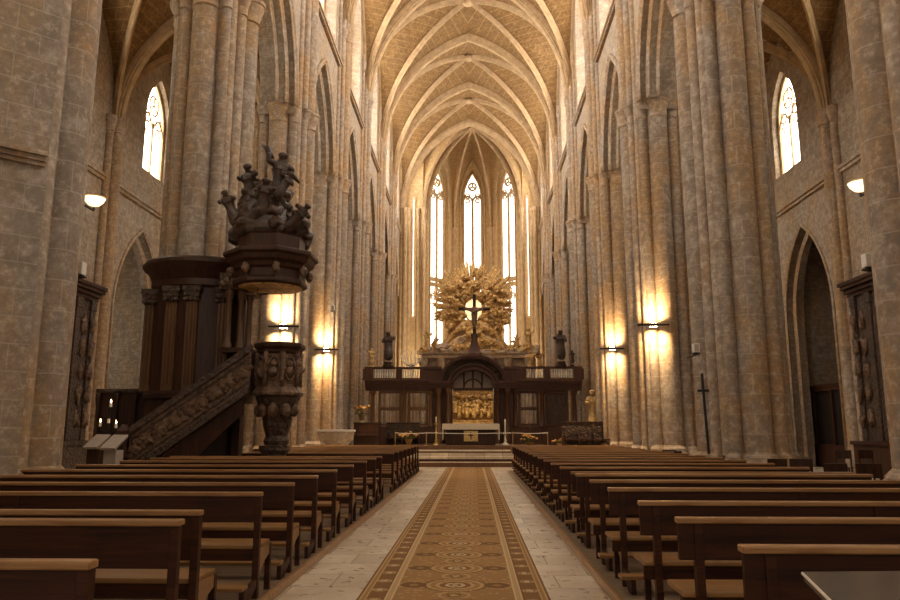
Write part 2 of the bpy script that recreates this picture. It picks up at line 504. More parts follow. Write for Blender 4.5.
for side in (-1, 1):
    for k, y in enumerate(PY):
        if y > 60: continue
        o = pier0 if first else copy_tree(pier0)
        first = False
        x = side * XP
        if k == 2:                                   # the pillars at the entrance end stand a little wider
            x, y = (-6.98, 10.7) if side < 0 else (6.9, 10.1)
        o.location = (x, y, 0)
        o.rotation_euler = (0, 0, 0 if side < 0 else pi)
        side_n = 'pulpit' if side < 0 else 'opposite'
        struct(o, f'{names[k]} clustered stone pillar of the nave on the {side_n} side, counted from the entrance', 'pillar')

bm = new(); bmb = new()
poly = [(-5.97, 10.0), (-6.9, 9.1), (-8.6, 9.1), (-8.6, 10.6), (-6.6, 10.6)]
loft(bm, [[(x, y, 0) for x, y in poly], [(x, y, 19) for x, y in poly]])
for z0_, pr in ((5.22, .05), (5.28, .09), (5.35, .14)):
    pp = [(-5.97 + pr * .6, 9.98 - pr), (-6.9 + pr * .5, 9.1 - pr), (-8.6, 9.1 - pr), (-8.6, 9.3), (-6.85, 9.3), (-6.1, 10.0)]
    loft(bmb, [[(x, y, z0_) for x, y in pp], [(x, y, z0_ + .07) for x, y in pp]])
o = mesh_obj('pillar_buttress', bm, 'wall')
struct(o, 'flat-faced masonry buttress with a ledge beside the entrance pillar on the pulpit side', 'pillar')
mesh_obj('ledge', bmb, 'shaft', o)

# ------------------------------------------------------------------ nave walls with arcade arches and clerestory windows
win_no = 0
CL_HW, CL_SILL, CL_SPR, CL_RISE = 1.75, 18.75, 23.6, 3.6
for side in (-1, 1):
    sn = 'left' if side < 0 else 'right'
    bm = new(); bmr = new(); bms = new()
    for k in range(len(PY) - 1):
        ya, yb = PY[k], PY[k + 1]; yc = (ya + yb) / 2
        mp = lambda q, w, z, s_=side: (s_ * (XW + w), q, z)
        arch_panel(bm, mp, ya, yb, ZC, STR, yc, 2.62, 0, ZC + 0.3, 4.35, 1.3)
        arch_panel(bm, mp, ya, yb, STR, 29.2, yc, CL_HW + .35, CL_SILL - .25, CL_SPR, CL_RISE + .3, 0.7, CL_HW, CL_RISE)
        # arch mouldings, three orders
        for off, w0, ww, dd in ((0.0, 0.02, 0.28, 0.14), (-0.24, 0.30, 0.24, 0.12), (-0.42, 0.60, 0.22, 0.1)):
            pts = [(side * (XW + w0), yc + q, ZC + 0.3 + z) for q, z in arch_pts(2.62 + off, 4.35 + off * 1.4, 12)]
            B = (-side, 0, 0)
            prof = ring_prof(ww, dd)
            if side < 0: prof = [(b, n) for b, n in prof]
            sweep(bmr, pts, B, [(b, (n if side > 0 else -n)) for b, n in prof])
    ylo, yhi = PY[0], PY[-1]
    # string course
    for zz, pr in ((STR, 0.14), (STR + 0.12, 0.20)):
        x0, x1 = side * (XW - pr), side * XW
        box(bms, min(x0, x1), max(x0, x1), ylo, yhi, zz - 0.06, zz + 0.06)
    w = mesh_obj('wall_nave_' + sn, bm, 'wall')
    struct(w, f'tall nave wall above the arcade on the {"pulpit" if side < 0 else "opposite"} side', 'wall')
    mesh_obj('arch_moulding', bmr, 'shaft', w, smooth=True)
    mesh_obj('string_course', bms, 'shaft', w)

def tracery(bm, mp, hw, z0, spring, rise, r=0.05, lights=2, mull=True):
    """stone bars of a pointed window: rim, mullion, lancet heads, three rings"""
    rim = [(-hw, z0)] + [(q, spring + z) for q, z in arch_pts(hw, rise, 8)] + [(hw, z0)]
    tube(bm, [mp(q, 0, z) for q, z in rim], r * 1.2, 6)
    head = spring - 0.15 * hw
    lw = hw / lights
    if mull:
        for i in range(1, lights):
            tube(bm, [mp(-hw + 2 * lw * i, 0, z0), mp(-hw + 2 * lw * i, 0, head + lw * 0.5)], r, 6)
    for i in range(lights):
        c = -hw + lw * (2 * i + 1)
        tube(bm, [mp(c + q, 0, head - 0.5 * lw + z) for q, z in arch_pts(lw, lw * 1.5, 5)], r * 0.8, 6)
        rr = lw * 0.42
        tube(bm, [mp(c + rr * cos(a), 0, head - 0.1 * lw + rr * sin(a)) for a in [2 * pi * j / 12 for j in range(13)]], r * 0.6, 6)
    rc = hw * 0.40
    zc = spring + rise * 0.47
    tube(bm, [mp(rc * cos(a), 0, zc + rc * sin(a)) for a in [2 * pi * j / 16 for j in range(17)]], r * 0.8, 6)
    for s_ in (-1, 1):
        tube(bm, [mp(s_ * hw * 0.52 + rc * 0.62 * cos(a), 0, spring + rise * 0.12 + rc * 0.62 * sin(a)) for a in [2 * pi * j / 12 for j in range(13)]], r * 0.6, 6)
    for j in range(3):
        a = pi / 2 + 2 * pi * j / 3
        tube(bm, [mp(0, 0, zc), mp(rc * cos(a), 0, zc + rc * sin(a))], r * 0.75, 5)

def pane(bm, mp, hw, z0, spring, rise):
    pts = [(-hw, z0)] + [(q, spring + z) for q, z in arch_pts(hw, rise, 8)] + [(hw, z0)]
    for w in (0.0, 0.03):
        bm.faces.new([bm.verts.new(Vector(mp(q, w, z))) for q, z in pts])
    # thin edge joins the two faces
    n = len(pts); bm.verts.ensure_lookup_table()
    A = bm.verts[-2 * n:-n]; Bv = bm.verts[-n:]
    for i in range(n):
        j = (i + 1) % n
        bm.faces.new((A[i], A[j], Bv[j], Bv[i]))

def lead_bars(bm, mp, hw, z0, z1, step=0.45, r=0.012):
    z = z0 + step
    while z < z1:
        tube(bm, [mp(-hw, 0, z), mp(hw, 0, z)], r, 4); z += step
    for q in (-0.5, 0.5):
        tube(bm, [mp(q * hw, 0, z0), mp(q * hw, 0, z1)], r * 0.8, 4)

def window(mp_at, hw, z0, spring, rise, glass, r, label, lead=0.5, lead_r=0.012, lights=2, extra=None):
    """mp_at(q, w, z) -> world point"""
    global win_no
    win_no += 1
    bm = new(); pane(bm, mp_at, hw, z0, spring, rise)
    wobj = mesh_obj(f'window_{win_no}', bm, glass)
    struct(wobj, label, 'window')
    bm = new()
    f = lambda q, w, z: mp_at(q, w - 0.1, z)
    tracery(bm, f, hw, z0, spring, rise, r, lights)
    if extra: extra(bm, f)
    smooth_by_angle(mesh_obj('tracery', bm, 'rib', wobj), 1.0)
    bm = new()
    f2 = lambda q, w, z: mp_at(q, w - 0.035, z)
    lead_bars(bm, f2, hw, z0, spring + rise * 0.15, lead, lead_r)
    mesh_obj('leading', bm, 'lead', wobj)
    return wobj

for side in (-1, 1):
    for k in range(len(PY) - 1):
        yc = (PY[k] + PY[k + 1]) / 2
        mp = lambda q, w, z, s_=side, c=yc: (s_ * (XW + 0.66 + w), c + q, z)
        window(mp, CL_HW, CL_SILL, CL_SPR, CL_RISE, 'glass_nave', 0.07,
               f'tall clerestory window over the {names[k]} nave arch on the {"pulpit" if side < 0 else "opposite"} side', 0.6)

# ------------------------------------------------------------------ vaults
def vault(x0, x1, y0, y1, zs, hT, hD, hL, mat, mat_rib, name, label, rt=(0.42, 0.5), rd=(0.2, 0.32), n=14, last=False, hs=None):
    ax, ay = (x1 - x0) / 2, (y1 - y0) / 2
    cx, cy = (x0 + x1) / 2, (y0 + y1) / 2
    def zz(u, v):
        a, b = abs(u), abs(v)
        zD = lambda q: pointed(q * ax, ax, hD)
        if b >= a:
            w = (b - a) / max(1e-6, 1 - a)
            return zs + zD(a) * (1 - w) + pointed(a * ax, ax, hT) * w
        w = (a - b) / max(1e-6, 1 - b)
        return zs + zD(b) * (1 - w) + pointed(b * ay, ay, hL) * w
    us = sorted(set([round(sin(pi / 2 * k / n), 6) for k in range(-n, n + 1)]))
    bm = new()
    G = [[bm.verts.new((cx + u * ax, cy + v * ay, zz(u, v))) for u in us] for v in us]
    for j in range(len(us) - 1):
        for i in range(len(us) - 1):
            bm.faces.new((G[j][i], G[j][i + 1], G[j + 1][i + 1], G[j + 1][i]))
    root = mesh_obj(name, bm, mat)
    smooth_by_angle(root, 0.9)
    struct(root, label, 'vault')
    def prof(w, d):
        h = [(w / 2, 0.05), (w / 2, -d * 0.35), (w * 0.42, -d * 0.45), (w * 0.46, -d * 0.6), (w * 0.28, -d * 0.66), (w * 0.3, -d * 0.82), (w * 0.12, -d)]
        return h + [(-b, m) for b, m in h[::-1]]
    bm = new()
    sweep(bm, [(cx + q, y0, zs + z) for q, z in arch_pts(ax, hT, 14)], (0, 1, 0), [(b, -m) for b, m in prof(*rt)])
    smooth_by_angle(mesh_obj('transverse_rib', bm, mat_rib, root), 0.8)
    for s_ in (-1, 1):
        bm = new()
        pts = [(cx + q, cy + s_ * q / ax * ay, zs + pointed(q, ax, hD)) for q, _ in arch_pts(ax, hD, 14)]
        B = Vector((-s_ * ay, ax, 0)).normalized()
        sweep(bm, pts, B, [(b, -m) for b, m in prof(*rd)])
        smooth_by_angle(mesh_obj('diagonal_rib', bm, mat_rib, root), 0.8)
    bm = new()
    zb = zs + hD
    lathe(bm, [(0.05, -0.48), (0.2, -0.46), (0.34, -0.38), (0.38, -0.25), (0.3, -0.2), (0.3, 0.1)], cx, cy, zb, 16)
    mesh_obj('boss', bm, mat_rib, root)
    for s_ in (-1, 1):
        bm = new()
        x = x0 if s_ < 0 else x1
        sweep(bm, [(x, cy + q, zs + z) for q, z in arch_pts(ay, hL, 12)], (1, 0, 0), [(-.16, .0), (.16, 0), (.16, .14), (.06, .22), (-.06, .22), (-.16, .14)])
        mesh_obj('wall_rib', bm, mat_rib, root, smooth=True)
    return root

for k in range(len(PY) - 1):
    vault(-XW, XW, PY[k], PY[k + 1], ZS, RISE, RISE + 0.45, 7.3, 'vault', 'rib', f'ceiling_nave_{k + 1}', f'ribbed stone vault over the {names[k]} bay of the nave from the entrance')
for side in (-1, 1):
    for k in range(len(PY) - 3):
        xa, xb = sorted((side * 7.35, side * XA))
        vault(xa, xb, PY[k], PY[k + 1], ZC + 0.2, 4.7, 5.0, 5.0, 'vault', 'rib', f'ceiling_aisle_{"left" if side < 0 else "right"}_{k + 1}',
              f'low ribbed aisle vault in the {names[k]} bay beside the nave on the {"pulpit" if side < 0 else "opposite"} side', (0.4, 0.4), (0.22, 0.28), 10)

# ------------------------------------------------------------------ aisle walls: chapel arches below, windows above, responds
CH_Y = 28.6 - 29.25
for side in (-1, 1):
    sn = 'left' if side < 0 else 'right'
    pn = 'pulpit' if side < 0 else 'opposite'
    bm = new(); bmm = new(); bms = new()
    for k in range(len(PY) - 3):
        ya, yb = PY[k], PY[k + 1]; yc = (ya + yb) / 2
        mp = lambda q, w, z, s_=side: (s_ * (XA + w), q, z)
        cc = yc + CH_Y
        arch_panel(bm, mp, ya, yb, 0.0, 10.45, cc, 2.1, 0, 5.9, 3.65, 0.75)
        arch_panel(bm, mp, ya, yb, 10.45, 18.6, yc + .1, 1.18, 12.0, 14.3, 2.05, 0.4, 1.05, 1.85)
        for off, w0, ww, dd in ((0.0, 0.0, 0.16, 0.07), (-0.22, 0.3, 0.2, 0.1)):
            pts = [(side * (XA + w0), cc - 2.1 - off, 0.4)] + [(side * (XA + w0), cc + q, 5.9 + z) for q, z in arch_pts(2.1 + off, 3.65 + off * 1.3, 12)] + [(side * (XA + w0), cc + 2.1 + off, 0.4)]
            sweep(bmm, pts, (-side, 0, 0), [(b, (n if side > 0 else -n)) for b, n in ring_prof(ww, dd)])
    for zz, pr in ((10.42, 0.10), (10.54, 0.17)):
        x0, x1 = side * (XA - pr), side * XA
        box(bms, min(x0, x1), max(x0, x1), PY[0], PY[-3], zz - 0.06, zz + 0.06)
    w = mesh_obj('wall_aisle_' + sn, bm, 'wall')
    struct(w, f'outer aisle wall with chapel arches on the {pn} side', 'wall')
    mesh_obj('arch_moulding', bmm, 'shaft', w, smooth=True)
    mesh_obj('string_course', bms, 'shaft', w)
    # responds
    for k in range(len(PY) - 2):
        bm = new()
        for y, x, r in ((0, 0.16, 0.24), (0.36, 0.05, 0.15), (-0.36, 0.05, 0.15)):
            lathe(bm, [(r + .12, 0), (r + .12, .6), (r + .04, .8), (r, .95), (r, ZC - .3), (r + .04, ZC - .28), (r + .02, ZC - .2), (r + .1, ZC + .1), (r + .1, ZC + .3)], side * (XA - x), PY[k] + y, 0, 14)
        o = smooth_by_angle(mesh_obj('pillar_respond', bm, 'shaft'), 0.6)
        struct(o, f'slender triple wall shaft of the aisle at the {names[k]} pillar on the {pn} side', 'pillar')
    for k in range(len(PY) - 3):
        yc = (PY[k] + PY[k + 1]) / 2 + .1
        mp = lambda q, w, z, s_=side, c=yc: (s_ * (XA + 0.36 + w), c + q, z)
        window(mp, 1.05, 12.1, 14.3, 1.85, 'glass_aisle', 0.06, f'pointed aisle window above the chapel arch in the {names[k]} bay on the {pn} side', 0.42, 0.016)
    # chapels: side walls, back wall, ceiling
    bm = new()
    for k in range(len(PY) - 3):
        ya, yb = PY[k], PY[k + 1]; yc = (ya + yb) / 2 + CH_Y
        x0, x1 = sorted((side * (XA + 0.7), side * (XA + 4.2)))
        xb0, xb1 = sorted((side * (XA + 4.2), side * (XA + 4.5)))
        box(bm, xb0, xb1, yc - 3.1, yc + 3.1, 0, 10.2)
        box(bm, x0, x1, yc - 3.1, yc - 2.6, 0, 10.2)
        box(bm, x0, x1, yc + 2.6, yc + 3.1, 0, 10.2)
        box(bm, x0, x1, yc - 3.1, yc + 3.1, 10.0, 10.3)
    if side < 0:  # added pane out of view, glows to brighten the chapel's back wall
        yc = (PY[4] + PY[5]) / 2 + CH_Y
        mp = lambda q, w, z, c=yc: (-(XA + 2.6) + q, c - 2.55 + w, z)
        window(mp, 0.9, 3.0, 7.0, 1.6, 'chapel_fill_pane', 0.05, 'added glowing pane hidden inside the chapel behind the pulpit stairs', 0.5)
    o = mesh_obj('wall_chapels_' + sn, bm, 'wall')
    struct(o, f'walls of the side chapels behind the aisle on the {pn} side', 'wall')

# closing walls at the far end of the aisles
for side in (-1, 1):
    x0, x1 = sorted((-4.1 if side < 0 else 4.6, side * 7.4))
    bm = new(); box(bm, x0, x1, PY[-1] + .02, PY[-1] + .4, 0, 29.5)
    struct(mesh_obj('wall_apse_jamb_' + ('left' if side < 0 else 'right'), bm, 'apse'), f'narrow wall between nave and apse on the {"pulpit" if side < 0 else "opposite"} side', 'wall')
    for x_, y_, r_ in ((4.55, 61.98, .13), (5.32, 61.9, .17), (5.62, 61.85, .22), (5.95, 61.9, .15)):
        bm = new(); lathe(bm, [(r_ + .1, 0), (r_ + .1, 1.2), (r_, 1.5), (r_, ZS - .2), (r_ + .08, ZS), (r_ + .08, ZS + .2)], side * x_, y_, 0, 14)
        o = smooth_by_angle(mesh_obj('pillar_jamb_shaft', bm, 'rib'), .6)
        struct(o, f'slim round shaft on the jamb of the apse on the {"pulpit" if side < 0 else "opposite"} side', 'pillar')
    mp = lambda q, w, z, c=side * 4.95 + .05: (c + q, 61.97 + w, z)
    window(mp, .075, 11.0, 21.4, .4, 'glass_apse', .04, f'very narrow lancet slit on the jamb of the apse, {"pulpit side" if side < 0 else "away from the pulpit"}', .75, .012, 1)
    x0, x1 = sorted((side * 6.9, side * 14))
    bm = new(); box(bm, x0, x1, PY[-3] - .1, PY[-3] + .3, 0, 18.5)
    struct(mesh_obj('wall_end_' + ('left' if side < 0 else 'right'), bm, 'wall'), f'end wall closing the aisle on the {"pulpit" if side < 0 else "opposite"} side', 'wall')
    x0, x1 = sorted((side * 6.9, side * 7.3))
    bm = new(); box(bm, x0, x1, PY[-3], PY[-1] + .2, 0, ZC + 5)
    struct(mesh_obj('wall_choir_' + ('left' if side < 0 else 'right'), bm, 'wall'), f'solid wall beside the choir on the {"pulpit" if side < 0 else "opposite"} side', 'wall')

# ------------------------------------------------------------------ apse (five sides of an octagon)
AX, AY, AR = 0.25, 64.0, 4.42
RV = AR / cos(pi / 8)
hwf = AR * math.tan(pi / 8)
bm = new(); bma = new()
WS, WSP, WR = 8.2, 23.5, 3.9
for i, th in enumerate((-90, -45, 0, 45, 90)):
    a = radians(th)
    nrm = Vector((-sin(a), -cos(a), 0))     # pointing inwards
    cen = Vector((AX + sin(a) * AR, AY + cos(a) * AR, 0))
    tan = Vector((cos(a), -sin(a), 0))
    mp = lambda q, w, z, c=cen, t_=tan, n_=nrm: tuple(c + t_ * q - n_ * w + Vector((0, 0, z)))
    if abs(th) == 90:
        bm.faces.new([bm.verts.new(mp(q, 0, z)) for q, z in ((-hwf, 0), (hwf, 0), (hwf, 29.5), (-hwf, 29.5))])
        continue
    arch_panel(bm, mp, -hwf, hwf, 0.0, 29.5, 0, 1.18, (11.6 if th == 0 else WS), WSP, WR, 0.6, 0.92, 2.7)
    mpw = lambda q, w, z, f=mp: f(q, 0.5 + w, z)
    def extra(b, f):
        # transom with a second row of lancet heads beneath
        for z in (14.75, 15.25):
            tube(b, [f(-0.92, 0, z), f(0.92, 0, z)], 0.22, 6)
        for c in (-0.43, 0.43):
            tube(b, [f(c + q, 0, 13.2 + z) for q, z in arch_pts(0.43, 0.75, 5)], 0.085, 6)
            tube(b, [f(c + 0.2 * cos(g), 0, 13.5 + 0.2 * sin(g)) for g in [2 * pi * j / 12 for j in range(13)]], 0.06, 6)
        tube(b, [f(0.3 * cos(g), 0, 14.2 + 0.3 * sin(g)) for g in [2 * pi * j / 12 for j in range(13)]], 0.07, 6)
    window(mpw, 0.92, (11.6 if th == 0 else WS), WSP, 2.65, 'glass_apse', 0.13,
           ('', 'slanted lancet window beside the middle apse window, pulpit side', 'tall middle lancet window of the apse above the golden sunburst',
            'slanted lancet window beside the middle apse window, away from the pulpit', '')[i], 0.75, 0.014, 2, extra)
# window arches: raised rims
    pts = [mp(q, 0, z) for q, z in [(-1.25, WS)] + [(q, WSP + z) for q, z in arch_pts(1.25, WR + .1, 10)] + [(1.25, WS)]]
    sweep(bma, pts, nrm, [(0, 0), (0.08, 0), (0.1, -0.08), (0.04, -0.16), (0, -0.16)])
ap = mesh_obj('wall_apse', bm, 'apse')
struct(ap, 'polygonal apse wall at the far end of the church', 'wall')
mesh_obj('window_moulding', bma, 'rib', ap, smooth=True)
VERT = [Vector((AX + sin(radians(q)) * RV, AY + cos(radians(q)) * RV, 0)) for q in (-112.5, -67.5, -22.5, 22.5, 67.5, 112.5)]
bms = new()
for q in VERT:
    d = (Vector((AX, AY, 0)) - q).normalized()
    side_v = Vector((-d.y, d.x, 0))
    for off, dep, r in ((0, 0.12, 0.2), (0.27, 0.05, 0.12), (-0.27, 0.05, 0.12)):
        c = q + d * dep + side_v * off
        lathe(bms, [(r + .08, .6), (r + .08, 1.4), (r, 1.6), (r, ZS - .3), (r + .08, ZS), (r + .08, ZS + .2)], c.x, c.y, 0, 12)
smooth_by_angle(mesh_obj('wall_shaft', bms, 'rib', ap), 0.6)
# apse vault
bm = new(); bmr = new()
KEY = Vector((AX, AY, 0)); HK = RISE + 0.3
V6 = VERT + [VERT[0]]
nr, ns = 12, 12
for i in range(6):
    va, vb = V6[i], V6[i + 1]
    edge = (vb - va).length / 2
    hw_ = 7.6 if i < 5 else RISE
    grid = []
    for jr in range(nr + 1):
        r = sin(pi / 2 * jr / nr)
        row = []
        for js in range(ns + 1):
            sx = sin(pi / 2 * (2 * js / ns - 1))
            e = va.lerp(vb, (sx + 1) / 2)
            q = KEY.lerp(e, r)
            z = ZS + pointed(r * 6, 6, HK) + (r ** 1.6) * pointed(sx * edge, edge, hw_)
            row.append(bm.verts.new((q.x, q.y, min(z, ZS + HK + 0.35))))
        grid.append(row)
    for jr in range(nr):
        for js in range(ns):
            try: bm.faces.new((grid[jr][js], grid[jr][js + 1], grid[jr + 1][js + 1], grid[jr + 1][js]))
            except ValueError: pass
bmesh.ops.remove_doubles(bm, verts=bm.verts, dist=0.001)
apv = smooth_by_angle(mesh_obj('ceiling_apse', bm, 'apse'), 0.9)
struct(apv, 'fan of rib vaulting over the apse', 'vault')
for q in VERT:
    bmr = new()
    d = Vector((q.x - AX, q.y - AY, 0)); L = d.length; dn = d.normalized()
    pts = []
    for j in range(15):
        r = sin(pi / 2 * (1 - j / 14.0))
        pts.append(KEY + dn * L * r + Vector((0, 0, ZS + pointed(r * 6, 6, HK))))
    B = Vector((-dn.y, dn.x, 0))
    T0 = (pts[1] - pts[0]); inward = B.cross(T0)
    sg = 1 if inward.dot(-dn) > 0 else -1
    sweep(bmr, pts, B, [(b, sg * n) for b, n in ((-.14, 0), (-.14, .12), (-.06, .3), (.06, .3), (.14, .12), (.14, 0))])
    smooth_by_angle(mesh_obj('apse_rib', bmr, 'rib', apv), 0.8)
bm = new(); lathe(bm, [(0.05, -0.55), (0.3, -0.5), (0.45, -0.35), (0.4, -0.2), (0.3, 0.2)], AX, AY, ZS + HK, 16)
mesh_obj('boss', bm, 'rib', apv)
bm = new()
sweep(bm, [(q, PY[-1], ZS + z) for q, z in arch_pts(XW, RISE, 14)], (0, 1, 0), [(.3, -.05), (.3, .2), (.2, .3), (.1, .5), (-.1, .5), (-.2, .3), (-.3, .2), (-.3, -.05)])
smooth_by_angle(mesh_obj('apse_arch', bm, 'rib', apv), 0.8)


# ================================================================== objects
ORD = ['first', 'second', 'third', 'fourth', 'fifth', 'sixth', 'seventh', 'eighth', 'ninth', 'tenth', 'eleventh', 'twelfth', 'thirteenth', 'fourteenth', 'fifteenth',
       'sixteenth', 'seventeenth', 'eighteenth', 'nineteenth', 'twentieth', 'twenty-first', 'twenty-second', 'twenty-third', 'twenty-fourth']

def part(name, bm, mat, root, smooth=False, bevel=0.0, ang=None):
    """a part built in world coordinates under a thing whose Empty stands at root.location"""
    o = mesh_obj(name, bm, mat, root, smooth, bevel, loc=-Vector(root.location))
    if ang: smooth_by_angle(o, ang)
    return o

def sub(name, bm, mat, parent, smooth=False, bevel=0.0, ang=None):
    o = mesh_obj(name, bm, mat, parent, smooth, bevel)
    if ang: smooth_by_angle(o, ang)
    return o

# ---- pew platforms and the carpet
PL = 0.07
for side, x0, x1, w in ((-1, -6.25, -1.62, 'on the pulpit side'), (1, 1.42, 5.3, 'across the aisle from the pulpit')):
    bm = new(); box(bm, x0, x1, -2.0, 26.6, 0.001, PL)
    o = mesh_obj('floor_platform_' + ('left' if side < 0 else 'right'), bm, 'platform')
    struct(o, f'low boarded platform under the pews {w}', 'platform')
    bm = new(); xe = x1 if side < 0 else x0
    box(bm, xe - 0.022, xe + 0.022, -2.0, 26.6, 0.001, PL + 0.012)
    mesh_obj('edge_board', bm, 'pew_top', o, bevel=0.006)

bm = new()
box(bm, -0.86, 0.86, 0.2, 29.6, 0.003, 0.014)
tag(mesh_obj('carpet', bm, 'carpet'), 'long golden brown patterned carpet runner with medallions down the central aisle', 'carpet')

# ---- pews
def make_pew(L, inset):
    """origin on the platform under the middle of the back; the seat is on +y"""
    r = bpy.data.objects.new('pew', None); COL.objects.link(r)
    h = L / 2
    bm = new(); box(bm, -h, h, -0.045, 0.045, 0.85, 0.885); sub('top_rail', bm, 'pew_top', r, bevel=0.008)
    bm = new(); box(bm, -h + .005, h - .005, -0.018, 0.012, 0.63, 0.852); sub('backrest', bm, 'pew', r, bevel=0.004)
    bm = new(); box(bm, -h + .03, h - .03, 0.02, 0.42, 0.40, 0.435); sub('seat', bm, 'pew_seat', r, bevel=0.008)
    bm = new(); box(bm, -h + .03, h - .03, 0.035, 0.06, 0.30, 0.40); sub('seat_rail', bm, 'pew', r)
    bm = new(); box(bm, -h + .02, h - .02, -0.40, -0.24, 0.13, 0.16); kn = sub('kneeler', bm, 'pew_seat', r, bevel=0.005)
    for x in (-h + inset, 0.0, h - inset):
        bm = new(); box(bm, x - .027, x + .027, -0.03, 0.03, 0.0, 0.852); sub('leg', bm, 'pew', r, bevel=0.004)
        bm = new(); box(bm, x - .024, x + .024, 0.355, 0.405, 0.0, 0.40); sub('leg', bm, 'pew', r, bevel=0.004)
        bm = new()
        vs = [(-.38, .0), (-.26, .0), (-.03, .10), (-.03, .16), (-.26, .13), (-.38, .13)]
        loft(bm, [[(x - .02, y, z) for y, z in vs], [(x + .02, y, z) for y, z in vs]]); sub('kneeler_bracket', bm, 'pew', kn)
    for s_ in (-1, 1):
        bm = new(); x = s_ * (h - inset)
        vs = [(0.0, 0.40), (0.40, 0.40), (0.40, 0.33), (0.22, 0.28), (0.0, 0.16)]
        loft(bm, [[(x - .017, y, z) for y, z in vs], [(x + .017, y, z) for y, z in vs]]); sub('seat_bracket', bm, 'pew_seat', r)
    return r

def make_desk(L, inset):
    """a kneeling desk: a railed board on posts, no seat"""
    r = bpy.data.objects.new('kneeling_desk', None); COL.objects.link(r)
    h = L / 2
    bm = new(); box(bm, -h, h, -0.05, 0.07, 0.85, 0.885); sub('top_rail', bm, 'pew_top', r, bevel=0.008)
    bm = new(); box(bm, -h + .005, h - .005, -0.018, 0.012, 0.60, 0.852); sub('front_board', bm, 'pew', r, bevel=0.004)
    bm = new(); box(bm, -h + .03, h - .03, -0.012, 0.012, 0.30, 0.36); sub('lower_rail', bm, 'pew', r)
    for x in (-h + inset, 0.0, h - inset):
        bm = new(); box(bm, x - .027, x + .027, -0.03, 0.03, 0.0, 0.852); sub('leg', bm, 'pew', r, bevel=0.004)
    return r
LEFT_Y = [3.2, 5.14, 6.6, 7.77, 8.95, 10.2, 11.6, 13.05, 14.3, 15.22, 17.55, 18.7, 19.8, 21.0, 22.2, 23.4, 24.5, 25.5]
RIGHT_Y = [3.7, 4.83, 5.9, 7.2, 8.3, 9.85, 11.1, 12.35, 13.6, 14.8, 16.0, 17.2, 18.4, 19.6, 20.8, 22.0, 23.2, 24.4, 25.5]
pl = make_pew(4.35, 0.03); ps = make_pew(3.7, 0.03); pr = make_pew(3.6, 0.13)
used = set()
for sd, ys, where, grp in ((-1, LEFT_Y, 'pulpit side of the carpet', 'pews on the pulpit side'), (1, RIGHT_Y, 'side away from the pulpit', 'pews across the aisle from the pulpit')):
    n = len(ys)
    for i, y in enumerate(ys):
        src, L = (pr, 3.6) if sd > 0 else ((ps, 3.7) if 17 < y < 20.5 or y > 24 else (pl, 4.35))
        if src in used: o = copy_tree(src)
        else: o = src; used.add(src)
        o.location = (1.45 + L / 2 if sd > 0 else -1.67 - L / 2 + (0.25 if i == 0 else 0), y, PL)
        k = n - 1 - i
        if k == 0: lab = f'brown wooden pew in the front row by the sanctuary steps, {where}'
        elif i == 0: lab = f'dark brown wooden pew in the rearmost row, {where}'
        elif k < n / 2: lab = f'brown wooden pew, {ORD[k]} row behind the front one, {where}'
        else: lab = f'dark brown wooden pew, {ORD[i]} row from the rear, {where}'
        if k == 0:                                   # light falling on the front row is painted as paler backs
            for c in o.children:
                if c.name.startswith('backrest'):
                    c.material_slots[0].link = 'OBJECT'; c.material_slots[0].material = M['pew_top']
                    c['label'] = 'back board painted paler to look lit'
        tag(o, lab, 'pew', grp)
for L, ins, x, y, lab in ((4.3, .03, -1.6 - 2.15, 4.6, 'long wooden kneeling desk close behind the second pew from the rear, pulpit side'), (3.6, .13, 1.45 + 1.8, 9.4, 'long wooden kneeling desk close behind the sixth pew from the rear, away from the pulpit')):
    o = make_desk(L, ins); o.location = (x, y, PL); tag(o, lab, 'kneeling desk', 'kneeling desks among the pews')

# ---- polished table at the rear
L0 = Vector((1.95, 2.45, 0))
r = thing('side_table', 'dark polished wooden table with a pale edge strip behind the rearmost pew', 'table', L0)
TZ = 0.98
tc = [(1.40, 2.90), (2.6, 2.98), (2.6, 1.85), (1.12, 1.75)]
bm = new(); loft(bm, [[(x, y, TZ - .035) for x, y in tc], [(x, y, TZ) for x, y in tc]])
t = NT('polished_dark_top'); nn = t.noise(t.pos(), 20, 4)
M['polish'] = t.out(t.mix(nn, (0.045, 0.032, 0.025), (0.09, 0.066, 0.05)), 0.22, 0, 0.6)
tp = part('tabletop', bm, 'polish', r, bevel=0.004)
bm = new()
tube(bm, [(1.40, 2.905, TZ - .008), (1.12, 1.75, TZ - .008)], 0.006, 6)
sub('edge_strip', bm, 'white', tp)
bm = new(); ti = [(1.47, 2.82), (2.52, 2.9), (2.52, 1.93), (1.22, 1.83)]
loft(bm, [[(x, y, TZ - .16) for x, y in ti], [(x, y, TZ - .035) for x, y in ti]]); part('apron', bm, 'oak_dark', r)
for x, y in ti:
    bm = new(); box(bm, x - .03, x + .03, y - .03, y + .03, PL + .001, TZ - .035); part('leg', bm, 'oak_dark', r, bevel=.004)

